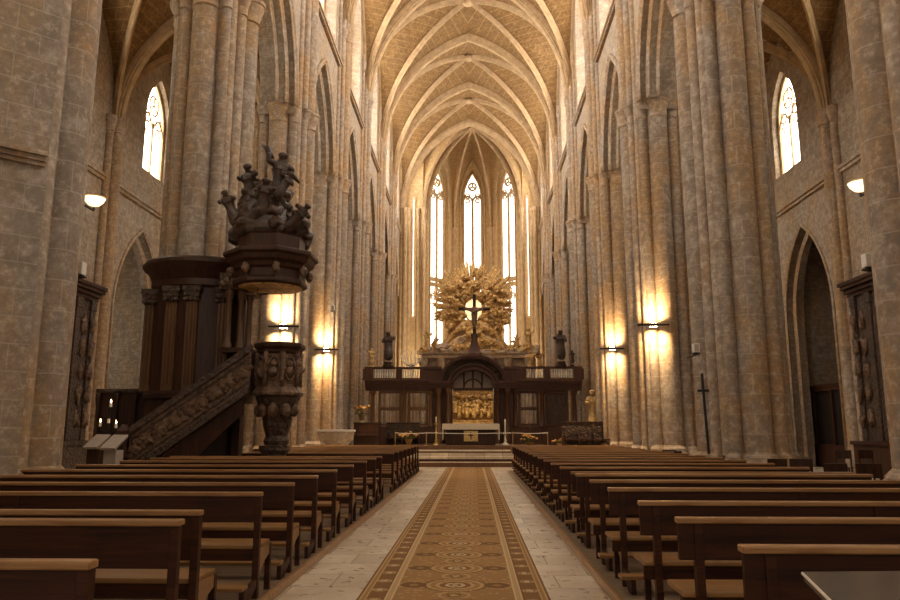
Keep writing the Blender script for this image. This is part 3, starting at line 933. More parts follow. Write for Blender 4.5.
# ---- wooden screen across the choir
SY = 41.0; SX = 0.19
DK, BR = 'screen_wood', 'screen_brown'
L0 = Vector((SX, SY, 0.6))
r = thing('choir_screen', 'dark wooden choir screen with a central arch and balustrade across the nave', 'screen', L0)
X = lambda x: SX + x
def panel_frame(bm, x0, x1, z0, z1, y0, y1, f=0.12):
    box(bm, x0, x1, y0, y1, z0, z0 + f); box(bm, x0, x1, y0, y1, z1 - f, z1)
    box(bm, x0, x0 + f, y0, y1, z0 + f, z1 - f); box(bm, x1 - f, x1, y0, y1, z0 + f, z1 - f)
for s_ in (-1, 1):
    # side wing: plinth, posts, entablature
    xs = sorted((s_ * 2.3, s_ * 5.92))
    bm = new(); box(bm, X(xs[0]), X(xs[1]), SY - .16, SY + .3, 0.601, 1.68); part('plinth', bm, DK, r, bevel=.01)
    bm = new()
    for zz, pr in ((3.62, .04), (3.74, .10), (3.86, .18), (3.98, .26), (4.08, .32)):
        box(bm, X(xs[0]), X(xs[1]), SY - .2 - pr, SY + .3 + pr, zz, zz + .13)
    part('cornice', bm, DK, r, bevel=.015)
    for px in (2.3, 3.76, 5.5):
        bm = new(); lathe(bm, [(.17, 1.68), (.17, 1.78), (.12, 1.85), (.125, 2.2), (.105, 3.35), (.14, 3.42), (.17, 3.5), (.19, 3.6)], X(s_ * px), SY - .2, 0, 14)
        part('column', bm, BR if s_ < 0 else DK, r, ang=.7)
    for px0, px1 in ((2.46, 3.6), (3.92, 5.2)):
        a, b = sorted((s_ * px0, s_ * px1))
        dark = (s_ > 0 and px0 > 3.8)
        if dark:
            bm = new(); box(bm, X(a), X(b), SY + .0, SY + .06, 1.68, 3.62); pn = part('panel', bm, 'carved_oak', r)
            bm = new(); panel_frame(bm, X(a), X(b), 1.7, 3.6, SY - .08, SY, .14); sub('panel_frame', bm, DK, pn).location = (0, 0, 0)
        else:
            bm = new(); panel_frame(bm, X(a), X(b), 1.7, 3.6, SY - .06, SY + .06, .13); box(bm, X(a), X(b), SY - .05, SY + .05, 2.55, 2.72)
            pf = part('lattice_frame', bm, BR if s_ < 0 else DK, r)
            bm = new()
            for q in range(1, 6):
                xx = a + (b - a) * q / 6
                lathe(bm, [(.04, 1.8), (.06, 1.95), (.03, 2.1), (.06, 2.3), (.04, 2.56)], X(xx), SY, 0, 8)
                lathe(bm, [(.04, 2.7), (.06, 2.9), (.03, 3.1), (.06, 3.3), (.04, 3.5)], X(xx), SY, 0, 8)
            sub('baluster', bm, 'plaque', pf, smooth=True)['kind'] = 'stuff'
    # balustrade
    bm = new(); box(bm, X(min(s_ * 2.5, s_ * 5.95)), X(max(s_ * 2.5, s_ * 5.95)), SY - .42, SY - .25, 4.78, 4.91); part('handrail', bm, DK, r, bevel=.02)
    bm = new(); box(bm, X(min(s_ * 2.5, s_ * 5.95)), X(max(s_ * 2.5, s_ * 5.95)), SY - .42, SY - .25, 4.2, 4.3); part('bottom_rail', bm, BR, r)
    for px in (2.75, 4.05, 5.75):
        bm = new(); w_ = .28 if px > 5 else .16; box(bm, X(s_ * px - w_), X(s_ * px + w_), SY - .44, SY - .22, 4.2, 4.8); part('pedestal', bm, DK, r, bevel=.01)
    for px0, px1, nb in ((2.95, 3.88, 7), (4.25, 5.42, 9)):
        for q in range(nb):
            xx = px0 + (px1 - px0) * (q + .5) / nb
            bm = new(); lathe(bm, [(.05, 4.3), (.05, 4.34), (.035, 4.38), (.058, 4.5), (.03, 4.66), (.05, 4.72), (.05, 4.78)], X(s_ * xx), SY - .335, 0, 8)
            part('baluster', bm, 'white', r, smooth=True)
    # arch piers with paired columns
    for px in (1.32, 1.85):
        bm = new(); lathe(bm, [(.2, .601), (.2, 1.5), (.16, 1.6), (.13, 1.7), (.14, 2.2), (.115, 3.35), (.16, 3.45), (.2, 3.62), (.2, 3.72)], X(s_ * px), SY - .42, 0, 14)
        part('column', bm, BR if s_ < 0 else DK, r, ang=.7)
    xs = sorted((s_ * 1.12, s_ * 2.36))
    bm = new(); box(bm, X(xs[0]), X(xs[1]), SY - .2, SY + .35, .601, 3.72); part('arch_pier', bm, DK, r)
    bm = new()
    for zz, pr in ((3.72, .04), (3.85, .12), (3.98, .2)): box(bm, X(xs[0]), X(xs[1]), SY - .55 - pr, SY + .35, zz, zz + .13)
    part('cornice', bm, DK, r, bevel=.01)
# central arch under a round crest
def semi(R, zc, rz=1.0, n=28): return [(R * cos(pi * j / n), zc + R * rz * sin(pi * j / n)) for j in range(n + 1)]
bm = new()
sweep(bm, [(X(x), SY - .3, z) for x, z in semi(1.12, 3.74, .9)], (0, 1, 0), [(-.35, -.02), (-.35, .08), (-.28, .1), (-.28, .2), (-.42, .22), (-.42, .3), (.5, .3), (.5, -.02)])
part('arch', bm, DK, r, ang=.7)
bm = new()
sweep(bm, [(X(x), SY - .3, z) for x, z in semi(1.78, 4.1, .78)], (0, 1, 0), [(-.42, -.16), (-.42, -.08), (-.5, -.06), (-.5, .06), (.4, .06), (.4, -.16)])
part('crest_moulding', bm, DK, r, ang=.7)
bm = new()
low, up_ = semi(1.4, 3.74, .9), semi(1.66, 4.1, .78)
rows = [[bm.verts.new((X(x), SY + yy, z)) for x, z in L_] for yy, L_ in ((-.38, low), (-.38, up_), (.1, up_), (.1, low))]
for a, b in zip(rows, rows[1:] + rows[:1]): bridge(bm, a, b, False)
part('spandrel', bm, 'carved_oak', r)
for s_ in (-1, 1):
    a, b = sorted((s_ * 1.7, s_ * 2.6)); bm = new(); box(bm, X(a), X(b), SY - .44, SY - .1, 4.11, 4.75); box(bm, X(a), X(b), SY - .5, SY - .05, 4.75, 4.91); part('pedestal', bm, DK, r, bevel=.01)
# lunette with a mullion inside the arch
bm = new()
box(bm, X(-1.1), X(1.1), SY + .1, SY + .22, 3.62, 3.78)
for x in (-.5, 0, .5):
    box(bm, X(x - .05), X(x + .05), SY + .1, SY + .2, 3.78, 3.74 + .98 * sqrt(1 - (x / 1.1) ** 2))
tube(bm, [(X(.5 * cos(g)), SY + .15, 3.76 + .5 * sin(g)) for g in [pi * j / 12 for j in range(13)]], .045, 6)
part('lunette', bm, DK, r)
bm = new(); pts = semi(1.1, 3.74, .9)
loft(bm, [[(X(x), SY + .2, z) for x, z in pts], [(X(x), SY + .26, z) for x, z in pts]]); part('lunette_panel', bm, 'plaque', r)
bm = new(); lathe(bm, [(.42, 5.5), (.42, 5.62), (.3, 5.75), (.24, 6.1), (.17, 6.4), (.2, 6.6), (.2, 6.7)], X(.1), SY - .25, 0, 12)
part('pedestal', bm, DK, r, ang=.7)

# crucifix on top of the arch
L0 = Vector((X(.1), SY - .25, 6.7))
r = thing('crucifix', 'tall dark crucifix standing on top of the choir screen arch', 'crucifix', L0)
bm = new(); box(bm, L0.x - .09, L0.x + .09, L0.y - .05, L0.y + .05, 6.701, 8.95); box(bm, L0.x - .88, L0.x + .88, L0.y - .05, L0.y + .05, 8.05, 8.2)
part('cross', bm, 'iron', r, bevel=.01)

def figure(name, parent, mat, nodes, edges, root_i=0, sub_l=2):
    """one continuous skinned body: nodes = [(x, y, z, rx, ry)]"""
    me = bpy.data.meshes.new(name)
    me.from_pydata([n[:3] for n in nodes], edges, [])
    me.materials.append(M[mat])
    o = bpy.data.objects.new(name, me); COL.objects.link(o)
    if parent: o.parent = parent
    sk = o.modifiers.new('skin', 'SKIN')
    lay = me.skin_vertices[0].data if me.skin_vertices else None
    if lay is None:
        bm_ = bmesh.new(); bm_.from_mesh(me); bm_.verts.layers.skin.verify(); bm_.to_mesh(me); bm_.free()
        lay = me.skin_vertices[0].data
    for i, n in enumerate(nodes):
        lay[i].radius = (n[3], n[4] if len(n) > 4 else n[3])
        lay[i].use_root = (i == root_i)
    sb = o.modifiers.new('subsurf', 'SUBSURF'); sb.levels = sub_l; sb.render_levels = sub_l
    sk.use_smooth_shade = True
    return o

def body_nodes(H, pose='stand', lift=(0, 0)):
    """standing draped figure of height H, origin at its feet; lift = arm raise (left, right) 0..1"""
    h = H / 7.2
    N = [(0, 0, H * .55, h * 1.0, h * .8), (0, 0, H * .64, h * .85, h * .65), (0, 0, H * .75, h * .92, h * .7), (0, 0, H * .815, h * .55, h * .45), (0, -.01 * H, H * .86, h * .36), (0, -.025 * H, H * .905, h * .68), (0, -.02 * H, H * .98, h * .64),
         (.02 * H, -.02 * H, H * .3, h * 1.15, h * .95), (0, 0.0, H * .03, h * 1.35, h * 1.1)]
    E = [(0, 1), (1, 2), (2, 3), (3, 4), (4, 5), (5, 6), (0, 7), (7, 8)]
    for s_, l in ((-1, lift[0]), (1, lift[1])):
        b = len(N)
        sh = (s_ * h * .85, 0, H * .77, h * .42)
        el = (s_ * h * (1.15 + .6 * l), -.05 * H, H * (.63 + .2 * l), h * .40)
        hd = (s_ * h * (.75 + 1.2 * l), -.15 * H * (1 - l) - .03 * H, H * (.60 + .42 * l), h * .26)
        N += [sh, el, hd]; E += [(2, b), (b, b + 1), (b + 1, b + 2)]
    return N, E

def lump(bm, c, r, sub=3, sc=(1, 1, 1), amt=.3, freq=2.2):
    from mathutils import noise as mn
    m = Matrix.Translation(Vector(c)) @ Matrix.Diagonal((r * sc[0], r * sc[1], r * sc[2], 1))
    for q in bmesh.ops.create_icosphere(bm, subdivisions=sub, radius=1.0, matrix=m)['verts']:
        d = q.co - Vector(c)
        q.co += d * amt * mn.noise(q.co * freq / r * .5)

# figure of the crucifix
N = [(0, -.13, 7.5, .17, .13), (0, -.13, 7.8, .2, .14), (0, -.12, 8.02, .13), (0.02, -.17, 8.25, .16), (0, -.15, 7.25, .14), (0, -.12, 6.95, .09), (-.25, -.12, 8.06, .1), (-.68, -.1, 8.2, .075), (.25, -.12, 8.06, .1), (.68, -.1, 8.2, .075)]
o = figure('figure', r, 'carved_mid', [(L0.x + x, L0.y + y, z, *q) for x, y, z, *q in N], [(0, 1), (1, 2), (2, 3), (0, 4), (4, 5), (2, 6), (6, 7), (2, 8), (8, 9)], 0)
o.location = -L0

# statues along the screen
def statue(x, y, z, H, mat, label, lift=(0, 0), plinth=.25, rz=0.0, name='statue'):
    r = thing(name, label, 'statue', (x, y, z), rz)
    bm = new(); lathe(bm, [(H * .17, 0.001), (H * .17, plinth * .4), (H * .13, plinth * .5), (H * .13, plinth * .85), (H * .16, plinth)], 0, 0, 0, 8)
    sub('plinth', bm, 'oak_dark' if mat == 'statue' else mat, r, bevel=.01)
    N, E = body_nodes(H, lift=lift)
    figure('figure', r, mat, [(a, b, c + plinth, *q) for a, b, c, *q in N], E)
    return r
ZB = 4.911
statue(-4.48, SY - .33, ZB, 1.75, 'statue', 'dark robed statue on the screen balustrade at its pulpit end', (.1, .5))
statue(5.0, SY - .33, ZB, 1.8, 'statue', 'dark robed statue on the screen balustrade at the end away from the pulpit', (.4, 0))
statue(-5.4, SY - .33, ZB, .95, 'gilt', 'small gilded figure at the corner of the balustrade beside the dark statue', (.6, .2), .12)
statue(5.62, SY - .33, ZB, .8, 'statue', 'small dark figure beside the taller dark statue on the balustrade', (.2, .3), .1)
statue(3.35, SY + .05, 4.36, 1.3, 'gilt', 'gilded figure behind the balustrade next to the marble altar canopy', (.2, .8), .2)
statue(6.05, 36.6, 0.001, 1.95, 'gilt', 'golden robed statue standing on a tall base beside the choir screen corner', (.1, .3), 1.5)
# white chair-like stand behind the balustrade
L0 = Vector((-3.25, SY + .25, 4.21))
r = thing('candle_stand', 'pale branched candle stand on the screen gallery above the lattice panels', 'candle stand', L0)
bm = new(); lathe(bm, [(.3, .001), (.28, .06), (.06, .12), (.05, .7), (.1, .75)], L0.x, L0.y, L0.z, 12); part('stem', bm, 'white', r, ang=.7)
for q in range(7):
    g = radians(-60 + 20 * q)
    bm = new(); tube(bm, [(L0.x, L0.y, L0.z + .7), (L0.x + .35 * sin(g), L0.y, L0.z + .85 + .1 * cos(g)), (L0.x + .62 * sin(g), L0.y, L0.z + .9 + .55 * cos(g))], .03, 6); part('branch', bm, 'white', r, smooth=True)
    bm = new(); lathe(bm, [(.03, 0), (.03, .22), (.01, .26)], L0.x + .62 * sin(g), L0.y, L0.z + .9 + .55 * cos(g), 8); part('candle', bm, 'wax', r)

# the screen and everything standing on it sit just in front of the pillars
K = 0.955
for o in list(COL.objects):
    if o.parent is None and (o.get('category') in ('screen', 'crucifix', 'candle stand') or (o.get('category') == 'statue' and o.location.z > 4)):
        q = o.location
        o.location = (SX + (q.x - SX) * K, SY - 2.1 + (q.y - SY) * K, .6 + (q.z - .6) * K)
        o.scale = (K, K, K)

# ---- golden relief altar behind the arch
L0 = Vector((X(.05), 42.6, .6))
r = thing('relief_altar', 'gilded relief altarpiece glowing inside the arch of the choir screen', 'altar', L0)
bm = new(); box(bm, L0.x - 1.35, L0.x + 1.35, 42.55, 43.2, .601, 1.75); part('altar_base', bm, 'gilt_relief', r, bevel=.02)
bm = new(); box(bm, L0.x - 1.25, L0.x + 1.25, 42.85, 43.1, 2.02, 3.75); part('relief_panel', bm, 'gilt_relief', r)
bm = new(); box(bm, L0.x - 1.38, L0.x + 1.38, 42.45, 43.2, 1.75, 1.86); box(bm, L0.x - 1.3, L0.x + 1.3, 42.65, 43.15, 1.86, 2.02); part('ledge', bm, 'gilt', r, bevel=.02)
for i in range(11):
    x = -1.08 + 2.16 * i / 10
    hh = .75 + .55 * random.random() + (.35 if i == 5 else 0)
    N, E = body_nodes(hh, lift=(random.random() * .7, random.random() * .7))
    o = figure('relief_figure', r, 'gilt', [(a, b, c, *q) for a, b, c, *q in N], E, 0, 1)
    o.location = (x, .1, 2.02 - .6 + (.0 if i % 2 else .25))
for i in range(6):
    bm = new(); x = L0.x - .95 + 1.9 * i / 5
    ico(bm, (x, 42.8, 3.25 + .25 * random.random()), .2, 2, (1, .6, .8), .15); part('cloud', bm, 'gilt', r, smooth=True)

ld = bpy.data.lights.new('added_altar_light', 'AREA'); ld.size = .6; ld.energy = 45; ld.color = (1, .78, .45)  # added light without a fixture, brightens the gilded relief
lo = bpy.data.objects.new('added_altar_light', ld); COL.objects.link(lo); lo.parent = r; lo.location = (0, -.9, 3.3); lo.rotation_euler = (radians(-38), 0, 0)

# ---- white altar table
L0 = Vector((.08, 35.2, .76))
r = thing('altar_table', 'altar table draped with a white cloth with a gold emblem on its dark front', 'altar', L0)
bm = new(); box(bm, L0.x - 1.15, L0.x + 1.15, 34.9, 35.6, .761, 1.62); part('base', bm, 'oak_dark', r, bevel=.01)
bm = new(); box(bm, L0.x - 1.28, L0.x + 1.28, 34.7, 35.8, 1.62, 1.72); part('tabletop', bm, 'oak_mid', r)
bm = new()
box(bm, L0.x - 1.31, L0.x + 1.31, 34.67, 35.83, 1.72, 1.745)
box(bm, L0.x - 1.31, L0.x + 1.31, 34.66, 34.69, 1.47, 1.735)
for s_ in (-1, 1): box(bm, L0.x + s_ * 1.31 - .02, L0.x + s_ * 1.31 + .02, 34.67, 35.83, 1.0, 1.74)
part('altar_cloth', bm, 'cloth', r, bevel=.008)
bm = new(); box(bm, L0.x - .33, L0.x + .33, 34.86, 34.9, .93, 1.42); em = part('emblem', bm, 'brass', r, bevel=.01)
bm = new(); box(bm, L0.x - .03, L0.x + .03, 34.84, 34.865, 1.02, 1.34); box(bm, L0.x - .12, L0.x + .12, 34.84, 34.865, 1.18, 1.24); sub('emblem_cross', bm, 'oak_mid', em)

def candlestick(x, y, z, H, mat, label, candle=.35):
    r = thing('candlestick', label, 'candlestick', (x, y, z))
    bm = new(); lathe(bm, [(.17, .001), (.16, .05), (.08, .1), (.05, .16), (.07, .22), (.035, .3), (.04, H * .55), (.07, H * .58), (.035, H * .62), (.035, H - .08), (.1, H - .03), (.1, H)], 0, 0, 0, 12)
    sub('stem', bm, mat, r, ang=.7)
    bm = new(); lathe(bm, [(.035, H), (.035, H + candle), (.012, H + candle + .03)], 0, 0, 0, 10); sub('candle', bm, 'wax', r, smooth=False)
    return r
candlestick(-1.55, 35.0, .761, 1.0, 'brass', 'golden candlestick standing beside the altar table on the pulpit side', .28)
candlestick(1.68, 35.0, .761, .55, 'white', 'tall white candle standing beside the altar table away from the pulpit', .62)

def flowers(x, y, z, label, vase='brass', w=.38, hgt=.5, petal='petal', vh=.3):
    r = thing('flower_arrangement', label, 'flowers', (x, y, z))
    bm = new(); lathe(bm, [(.13, .001), (.1, .03), (.05, .08), (.07, .14), (.17, vh), (.19, vh + .03), (.14, vh + .02)], 0, 0, 0, 14); sub('vase', bm, vase, r, ang=.7)
    bm = new()
    for i in range(26):
        g, e = random.uniform(0, 2 * pi), random.random()
        rr = w * sqrt(random.random())
        zz = vh + .06 + hgt * (.25 + .6 * e) * (1 - .5 * (rr / w) ** 2)
        tip = Vector((rr * cos(g), rr * sin(g), zz))
        tube(bm, [(0, 0, vh), tip * .6 + Vector((0, 0, .1)), tip], .006, 4)
        d = Vector((cos(g + 1), sin(g + 1), .3)) * .09
        a = tip * .75 + Vector((0, 0, .05))
        vs = [bm.verts.new(q) for q in (a, a + d * .5 + Vector((0, 0, .04)), a + d * 1.3, a + d * .5 - Vector((.03, 0, .03)))]
        bm.faces.new(vs)
    sub('foliage', bm, 'leaf', r)
    for i in range(16):
        g = random.uniform(0, 2 * pi); rr = w * sqrt(random.random())
        c = (rr * cos(g), rr * sin(g), vh + .08 + hgt * (.35 + .55 * random.random()) * (1 - .45 * (rr / w) ** 2))
        bm = new(); ico(bm, c, random.uniform(.05, .085), 1, (1, 1, .75), .25); sub('blossom', bm, petal, r, smooth=True)
    return r
flowers(-2.75, 34.0, .601, 'pale flowers in a golden urn before the screen on the pulpit side of the altar', w=.42, hgt=.3, vh=.42)
flowers(2.75, 34.5, .601, 'golden flower arrangement on the floor just beyond the white candle', w=.42, hgt=.4, vh=.25)
flowers(4.3, 35.5, .601, 'low orange flower bowl at the foot of the dark screen panel', w=.38, hgt=.2, vh=.2)

# dark upright instrument case with orange flowers on top
L0 = Vector((-4.75, 34.5, .6))
r = thing('upright_organ', 'dark upright organ case standing before the screen on the pulpit side', 'organ', L0)
bm = new(); box(bm, -5.3, -4.15, 34.2, 34.9, .601, 1.75); part('case', bm, 'oak_dark', r, bevel=.02)
bm = new(); box(bm, -5.2, -4.25, 33.95, 34.2, 1.2, 1.28); part('keyboard_shelf', bm, 'oak_dark', r, bevel=.01)
bm = new(); box(bm, -5.34, -4.11, 34.15, 34.92, 1.75, 1.8); part('lid', bm, 'oak_dark', r, bevel=.01)
flowers(-5.0, 34.5, 1.801, 'orange bouquet standing on the dark organ case', w=.42, hgt=.75, vh=.2)

# carved stone basin
t0 = Vector((-5.15, 29.0, 0))
r = thing('stone_basin', 'pale carved half-round stone basin on a foot beside the dark organ case', 'basin', t0)
bm = new(); lathe(bm, [(.34, 0.001), (.32, .12), (.2, .2), (.2, .7), (.42, .82), (.66, 1.1), (.72, 1.36), (.68, 1.38)], 0, 0, 0, 28, sx=1.0, sy=.6); sub('bowl', bm, 'marble', r, ang=.8)
bm = new(); lathe(bm, [(.72, 1.38), (.76, 1.40), (.76, 1.47), (.72, 1.48)], 0, 0, 0, 28, sx=1.0, sy=.6); sub('rim', bm, 'white', r, ang=.8)

# low choir stalls and rails by the pillars beyond the sanctuary steps
def stall(x, y, z, w, label, n=3):
    r = thing('choir_stall', label, 'stall', (x, y, z))
    bm = new(); box(bm, -w / 2, w / 2, 0, .06, .001, 1.15); sub('backrest', bm, 'carved_oak', r, bevel=.01)
    bm = new(); box(bm, -w / 2, w / 2, -.5, 0, .42, .48); sub('seat', bm, 'oak_dark', r)
    bm = new(); box(bm, -w / 2 - .04, w / 2 + .04, -.04, .1, 1.15, 1.22); sub('top_rail', bm, 'oak_dark', r, bevel=.01)
    for i in range(n + 1):
        bm = new(); xx = -w / 2 + w * i / n
        vs = [(0, 0.001), (-.5, 0.001), (-.5, .42), (-.42, .68), (-.1, .72), (0, 1.1)]
        loft(bm, [[(xx - .03, yy, zz) for yy, zz in vs], [(xx + .03, yy, zz) for yy, zz in vs]]); sub('divider', bm, 'oak_dark', r)
    return r
stall(5.35 - .3, 32.6, .601, 2.0, 'dark carved stall standing at the foot of the lamplit pillar away from the pulpit', 3)
stall(-3.3, 37.2, .601, 1.6, 'dark stall in front of the screen lattice on the pulpit side', 2)
statue(4.9, 34.6, .601, .75, 'marble', 'small pale stone figure on the floor below the golden statue', (.2, .2), .2)

L0 = Vector((0, 33.4, .76))
r = thing('rope_barrier', 'thin pale barrier rope on slim posts stretched across before the altar table', 'barrier', L0)
xs_ = [-3.3, -1.9, 1.95, 3.5]
for x in xs_:
    bm = new(); lathe(bm, [(.1, .7605), (.1, .78), (.018, .8), (.018, 1.34), (.03, 1.37)], x, 33.4, 0, 8); part('post', bm, 'brass', r)
for a, b in zip(xs_, xs_[1:]):
    bm = new(); tube(bm, [(a + (b - a) * q / 8, 33.4, 1.33 - .03 * sin(pi * q / 8)) for q in range(9)], .016, 6); part('rope', bm, 'white', r)

# added floodlights hidden behind the altarpiece, put in to brighten the apse
for s_, lab in ((-1, 'added black lamp hidden behind the altarpiece to brighten the apse, pulpit side'), (1, 'added black lamp hidden behind the altarpiece to brighten the apse, away from the pulpit')):
    L0 = Vector((s_ * 4.0, 58.4, .6))
    r = thing('added_floodlight', lab, 'added_floodlight', L0)
    bm = new(); lathe(bm, [(.2, .601), (.2, .65), (.03, .7), (.03, 2.6)], L0.x, L0.y, 0, 10); part('pole', bm, 'iron', r)
    bm = new(); box(bm, L0.x - .2, L0.x + .2, 58.32, 58.46, 2.6, 2.9); hd = part('housing', bm, 'iron', r, bevel=.01)
    bm = new(); box(bm, L0.x - .17, L0.x + .17, 58.465, 58.47, 2.63, 2.87); sub('lamp_glass', bm, 'lamp', hd)
    ld = bpy.data.lights.new('apse_fill_light', 'SPOT'); ld.energy = 2600; ld.color = (1, .83, .58); ld.spot_size = radians(95); ld.spot_blend = .8; ld.shadow_soft_size = .2
    lo = bpy.data.objects.new('apse_fill_light', ld); COL.objects.link(lo); lo.parent = r; lo.location = (0, .2, 2.2)
    d = Vector((-s_ * 2.0, 6, 14)); lo.rotation_euler = d.to_track_quat('-Z', 'Y').to_euler()

# ---- altar with the golden sunburst in the apse
GY = 57.0
L0 = Vector((.1, GY, .6))
r = thing('sunburst_altarpiece', 'huge gilded sunburst altarpiece of clouds and rays before the apse windows', 'altarpiece', L0)
GX = .28
GC = Vector((GX, GY, 10.7))
for i in range(92):
    g = 2 * pi * (i + .6 * random.random()) / 92
    up = sin(g)
    if up < -.72: continue
    ln = random.uniform(2.55, 3.25) + (.5 if up > .5 else 0) - (.4 if up < -.3 else 0)
    w = random.uniform(.07, .15)
    d = Vector((cos(g) * .98, 0, sin(g))); nrm = Vector((-sin(g), 0, cos(g)))
    bm = new()
    yo = Vector((0, random.uniform(-.12, .06), 0))
    a = GC + d * .75 + yo; b = GC + d * ln + yo
    loft(bm, [[a + nrm * w * .45 + Vector((0, -.05, 0)), a - nrm * w * .45 + Vector((0, -.05, 0)), a - nrm * w * .45 + Vector((0, .03, 0)), a + nrm * w * .45 + Vector((0, .03, 0))],
              [b + nrm * w * .9 + Vector((0, -.04, 0)), b - nrm * w * .9 + Vector((0, -.04, 0)), b - nrm * w * .9 + Vector((0, .02, 0)), b + nrm * w * .9 + Vector((0, .02, 0))],
              [b + d * .3 + nrm * .01, b + d * .3 - nrm * .01, b + d * .3 - nrm * .01 + Vector((0, .01, 0)), b + d * .3 + nrm * .01 + Vector((0, .01, 0))]])
    part('ray', bm, 'gilt', r)
for i in range(96):
    g = random.uniform(-.25 * pi, 1.25 * pi) if i % 4 else random.uniform(0, 2 * pi)
    rr = random.uniform(.95, 2.75)
    z = GC.z + rr * sin(g) * .98
    if z < 8.0: continue
    bm = new()
    lump(bm, (GX + rr * cos(g), GY - random.uniform(.12, .5), z), random.uniform(.16, .36), 2, (1, .8, .85), .9, 3.0)
    part('cloud', bm, 'gilt', r)
for i in range(14):
    g = 2 * pi * i / 14 + .2
    bm = new(); c = Vector((GX + 1.35 * cos(g) * (1 + .25 * (i % 2)), GY - .5, GC.z + 1.4 * sin(g) * (1 + .25 * (i % 2))))
    ico(bm, c, .17, 2); 
    for s_ in (-1, 1): ico(bm, c + Vector((s_ * .28, .08, -.05)), .2, 2, (1.2, .35, .6), .1)
    part('cherub_head', bm, 'gilt', r, smooth=True)
bm = new(); lathe(bm, [(.01, -.06), (.62, -.05), (.66, 0), (.62, .05), (.01, .06)], 0, 0, 0, 32)
o = mesh_obj('oval_glass', bm, 'amber', r, smooth=True); o.rotation_euler = (pi / 2, 0, 0); o.location = GC - L0 + Vector((0, -.1, 0)); o.scale = (.95, 1.3, 1)
bm = new()
sweep(bm, [(GX + .66 * cos(g), GY - .15, GC.z + .92 * sin(g)) for g in [2 * pi * j / 40 for j in range(40)]], (0, 1, 0), [(-.12, -.02), (-.12, .12), (.1, .12), (.1, -.02)], True)
part('oval_frame', bm, 'gilt', r, smooth=True)
# three taller ray tips against the middle window
for dx, hh in ((-.5, 3.45), (0, 3.85), (.55, 3.45)):
    bm = new(); lathe(bm, [(.16, 2.6), (.2, 2.9), (.13, hh - .3), (.1, hh), (.01, hh + .2)], GX + dx, GY - .1, GC.z, 8); part('finial', bm, 'gilt', r, smooth=True)
# curved consoles and marble pediment beneath
for s_ in (-1, 1):
    for k2, (dx, dz, sc) in enumerate(((0, 0, 1.0), (.0, -.35, 1.18))):
        bm = new()
        pts = [(GX + s_ * x * sc, GY - .3 + k2 * .2, z + dz) for x, z in ((.5, 9.3), (1.1, 9.15), (1.7, 8.7), (2.1, 8.1), (2.45, 7.75), (2.95, 7.7), (3.2, 7.95), (3.05, 8.2), (2.85, 8.1))]
        tube(bm, pts, [.2, .22, .22, .2, .19, .18, .16, .12, .08], 10); part('scroll', bm, 'gilt' if k2 == 0 else 'marble', r, smooth=True)
bm = new()
box(bm, GX - 4.2, GX + 4.9, GY - .9, GY + .5, 7.15, 7.5); box(bm, GX - 4.0, GX + 4.7, GY - .75, GY + .5, 6.85, 7.15)
part('cornice', bm, 'marble', r, bevel=.05)
for x in (-3.9, -2.5, -1.1, 1.2, 2.6, 4.2):
    bm = new(); lathe(bm, [(.36, .601), (.36, 2.2), (.27, 2.4), (.28, 3.5), (.24, 6.2), (.34, 6.5), (.4, 6.85)], GX + x, GY - .35, 0, 14); part('column', bm, 'marble', r, ang=.7)
bm = new(); box(bm, GX - 4.1, GX + 4.8, GY, GY + .5, .601, 6.85); part('back_panel', bm, 'marble', r)
for i, (x, z, H) in enumerate(((-3.6, 7.5, 1.5), (-2.9, 7.5, 1.1), (3.3, 7.5, 1.2), (4.2, 7.5, 1.7), (5.0, 6.0, 1.4))):
    N, E = body_nodes(H, lift=(random.random(), random.random()))
    o = figure('angel', r, 'gilt', [(a, b, c, *q) for a, b, c, *q in N], E, 0, 1); o.location = (GX + x - L0.x, -.55, z - .6)
for i in range(64):
    x = random.uniform(-4.0, 4.8)
    top = 7.6 + 1.3 * max(0, 1 - abs(x) / 2.6)
    bm = new(); lump(bm, (GX + x, GY - random.uniform(.45, .85), random.uniform(7.3, top)), random.uniform(.18, .36), 2, (1.1, .8, .9), .9, 3.0); part('cloud', bm, 'marble' if i % 3 == 0 else 'gilt', r)

# ---- pulpit on the second pillar
PX, PYY = -4.35, 16.35
L0 = Vector((-5.4, 16.5, 0))
r = thing('pulpit', 'dark carved wooden pulpit with sounding board, sculpture and staircase against the pillar', 'pulpit', L0)
def octa(x, y, z, rr, n=8, a0=pi / 8, sx=1.0):
    return [(x + sx * rr * cos(a0 + 2 * pi * k / n), y + rr * sin(a0 + 2 * pi * k / n), z) for k in range(n)]
def octa_loft(bm, x, y, prof, n=8, a0=pi / 8, k=1.0):
    loft(bm, [octa(x, y, z, rr * k, n, a0) for rr, z in prof])
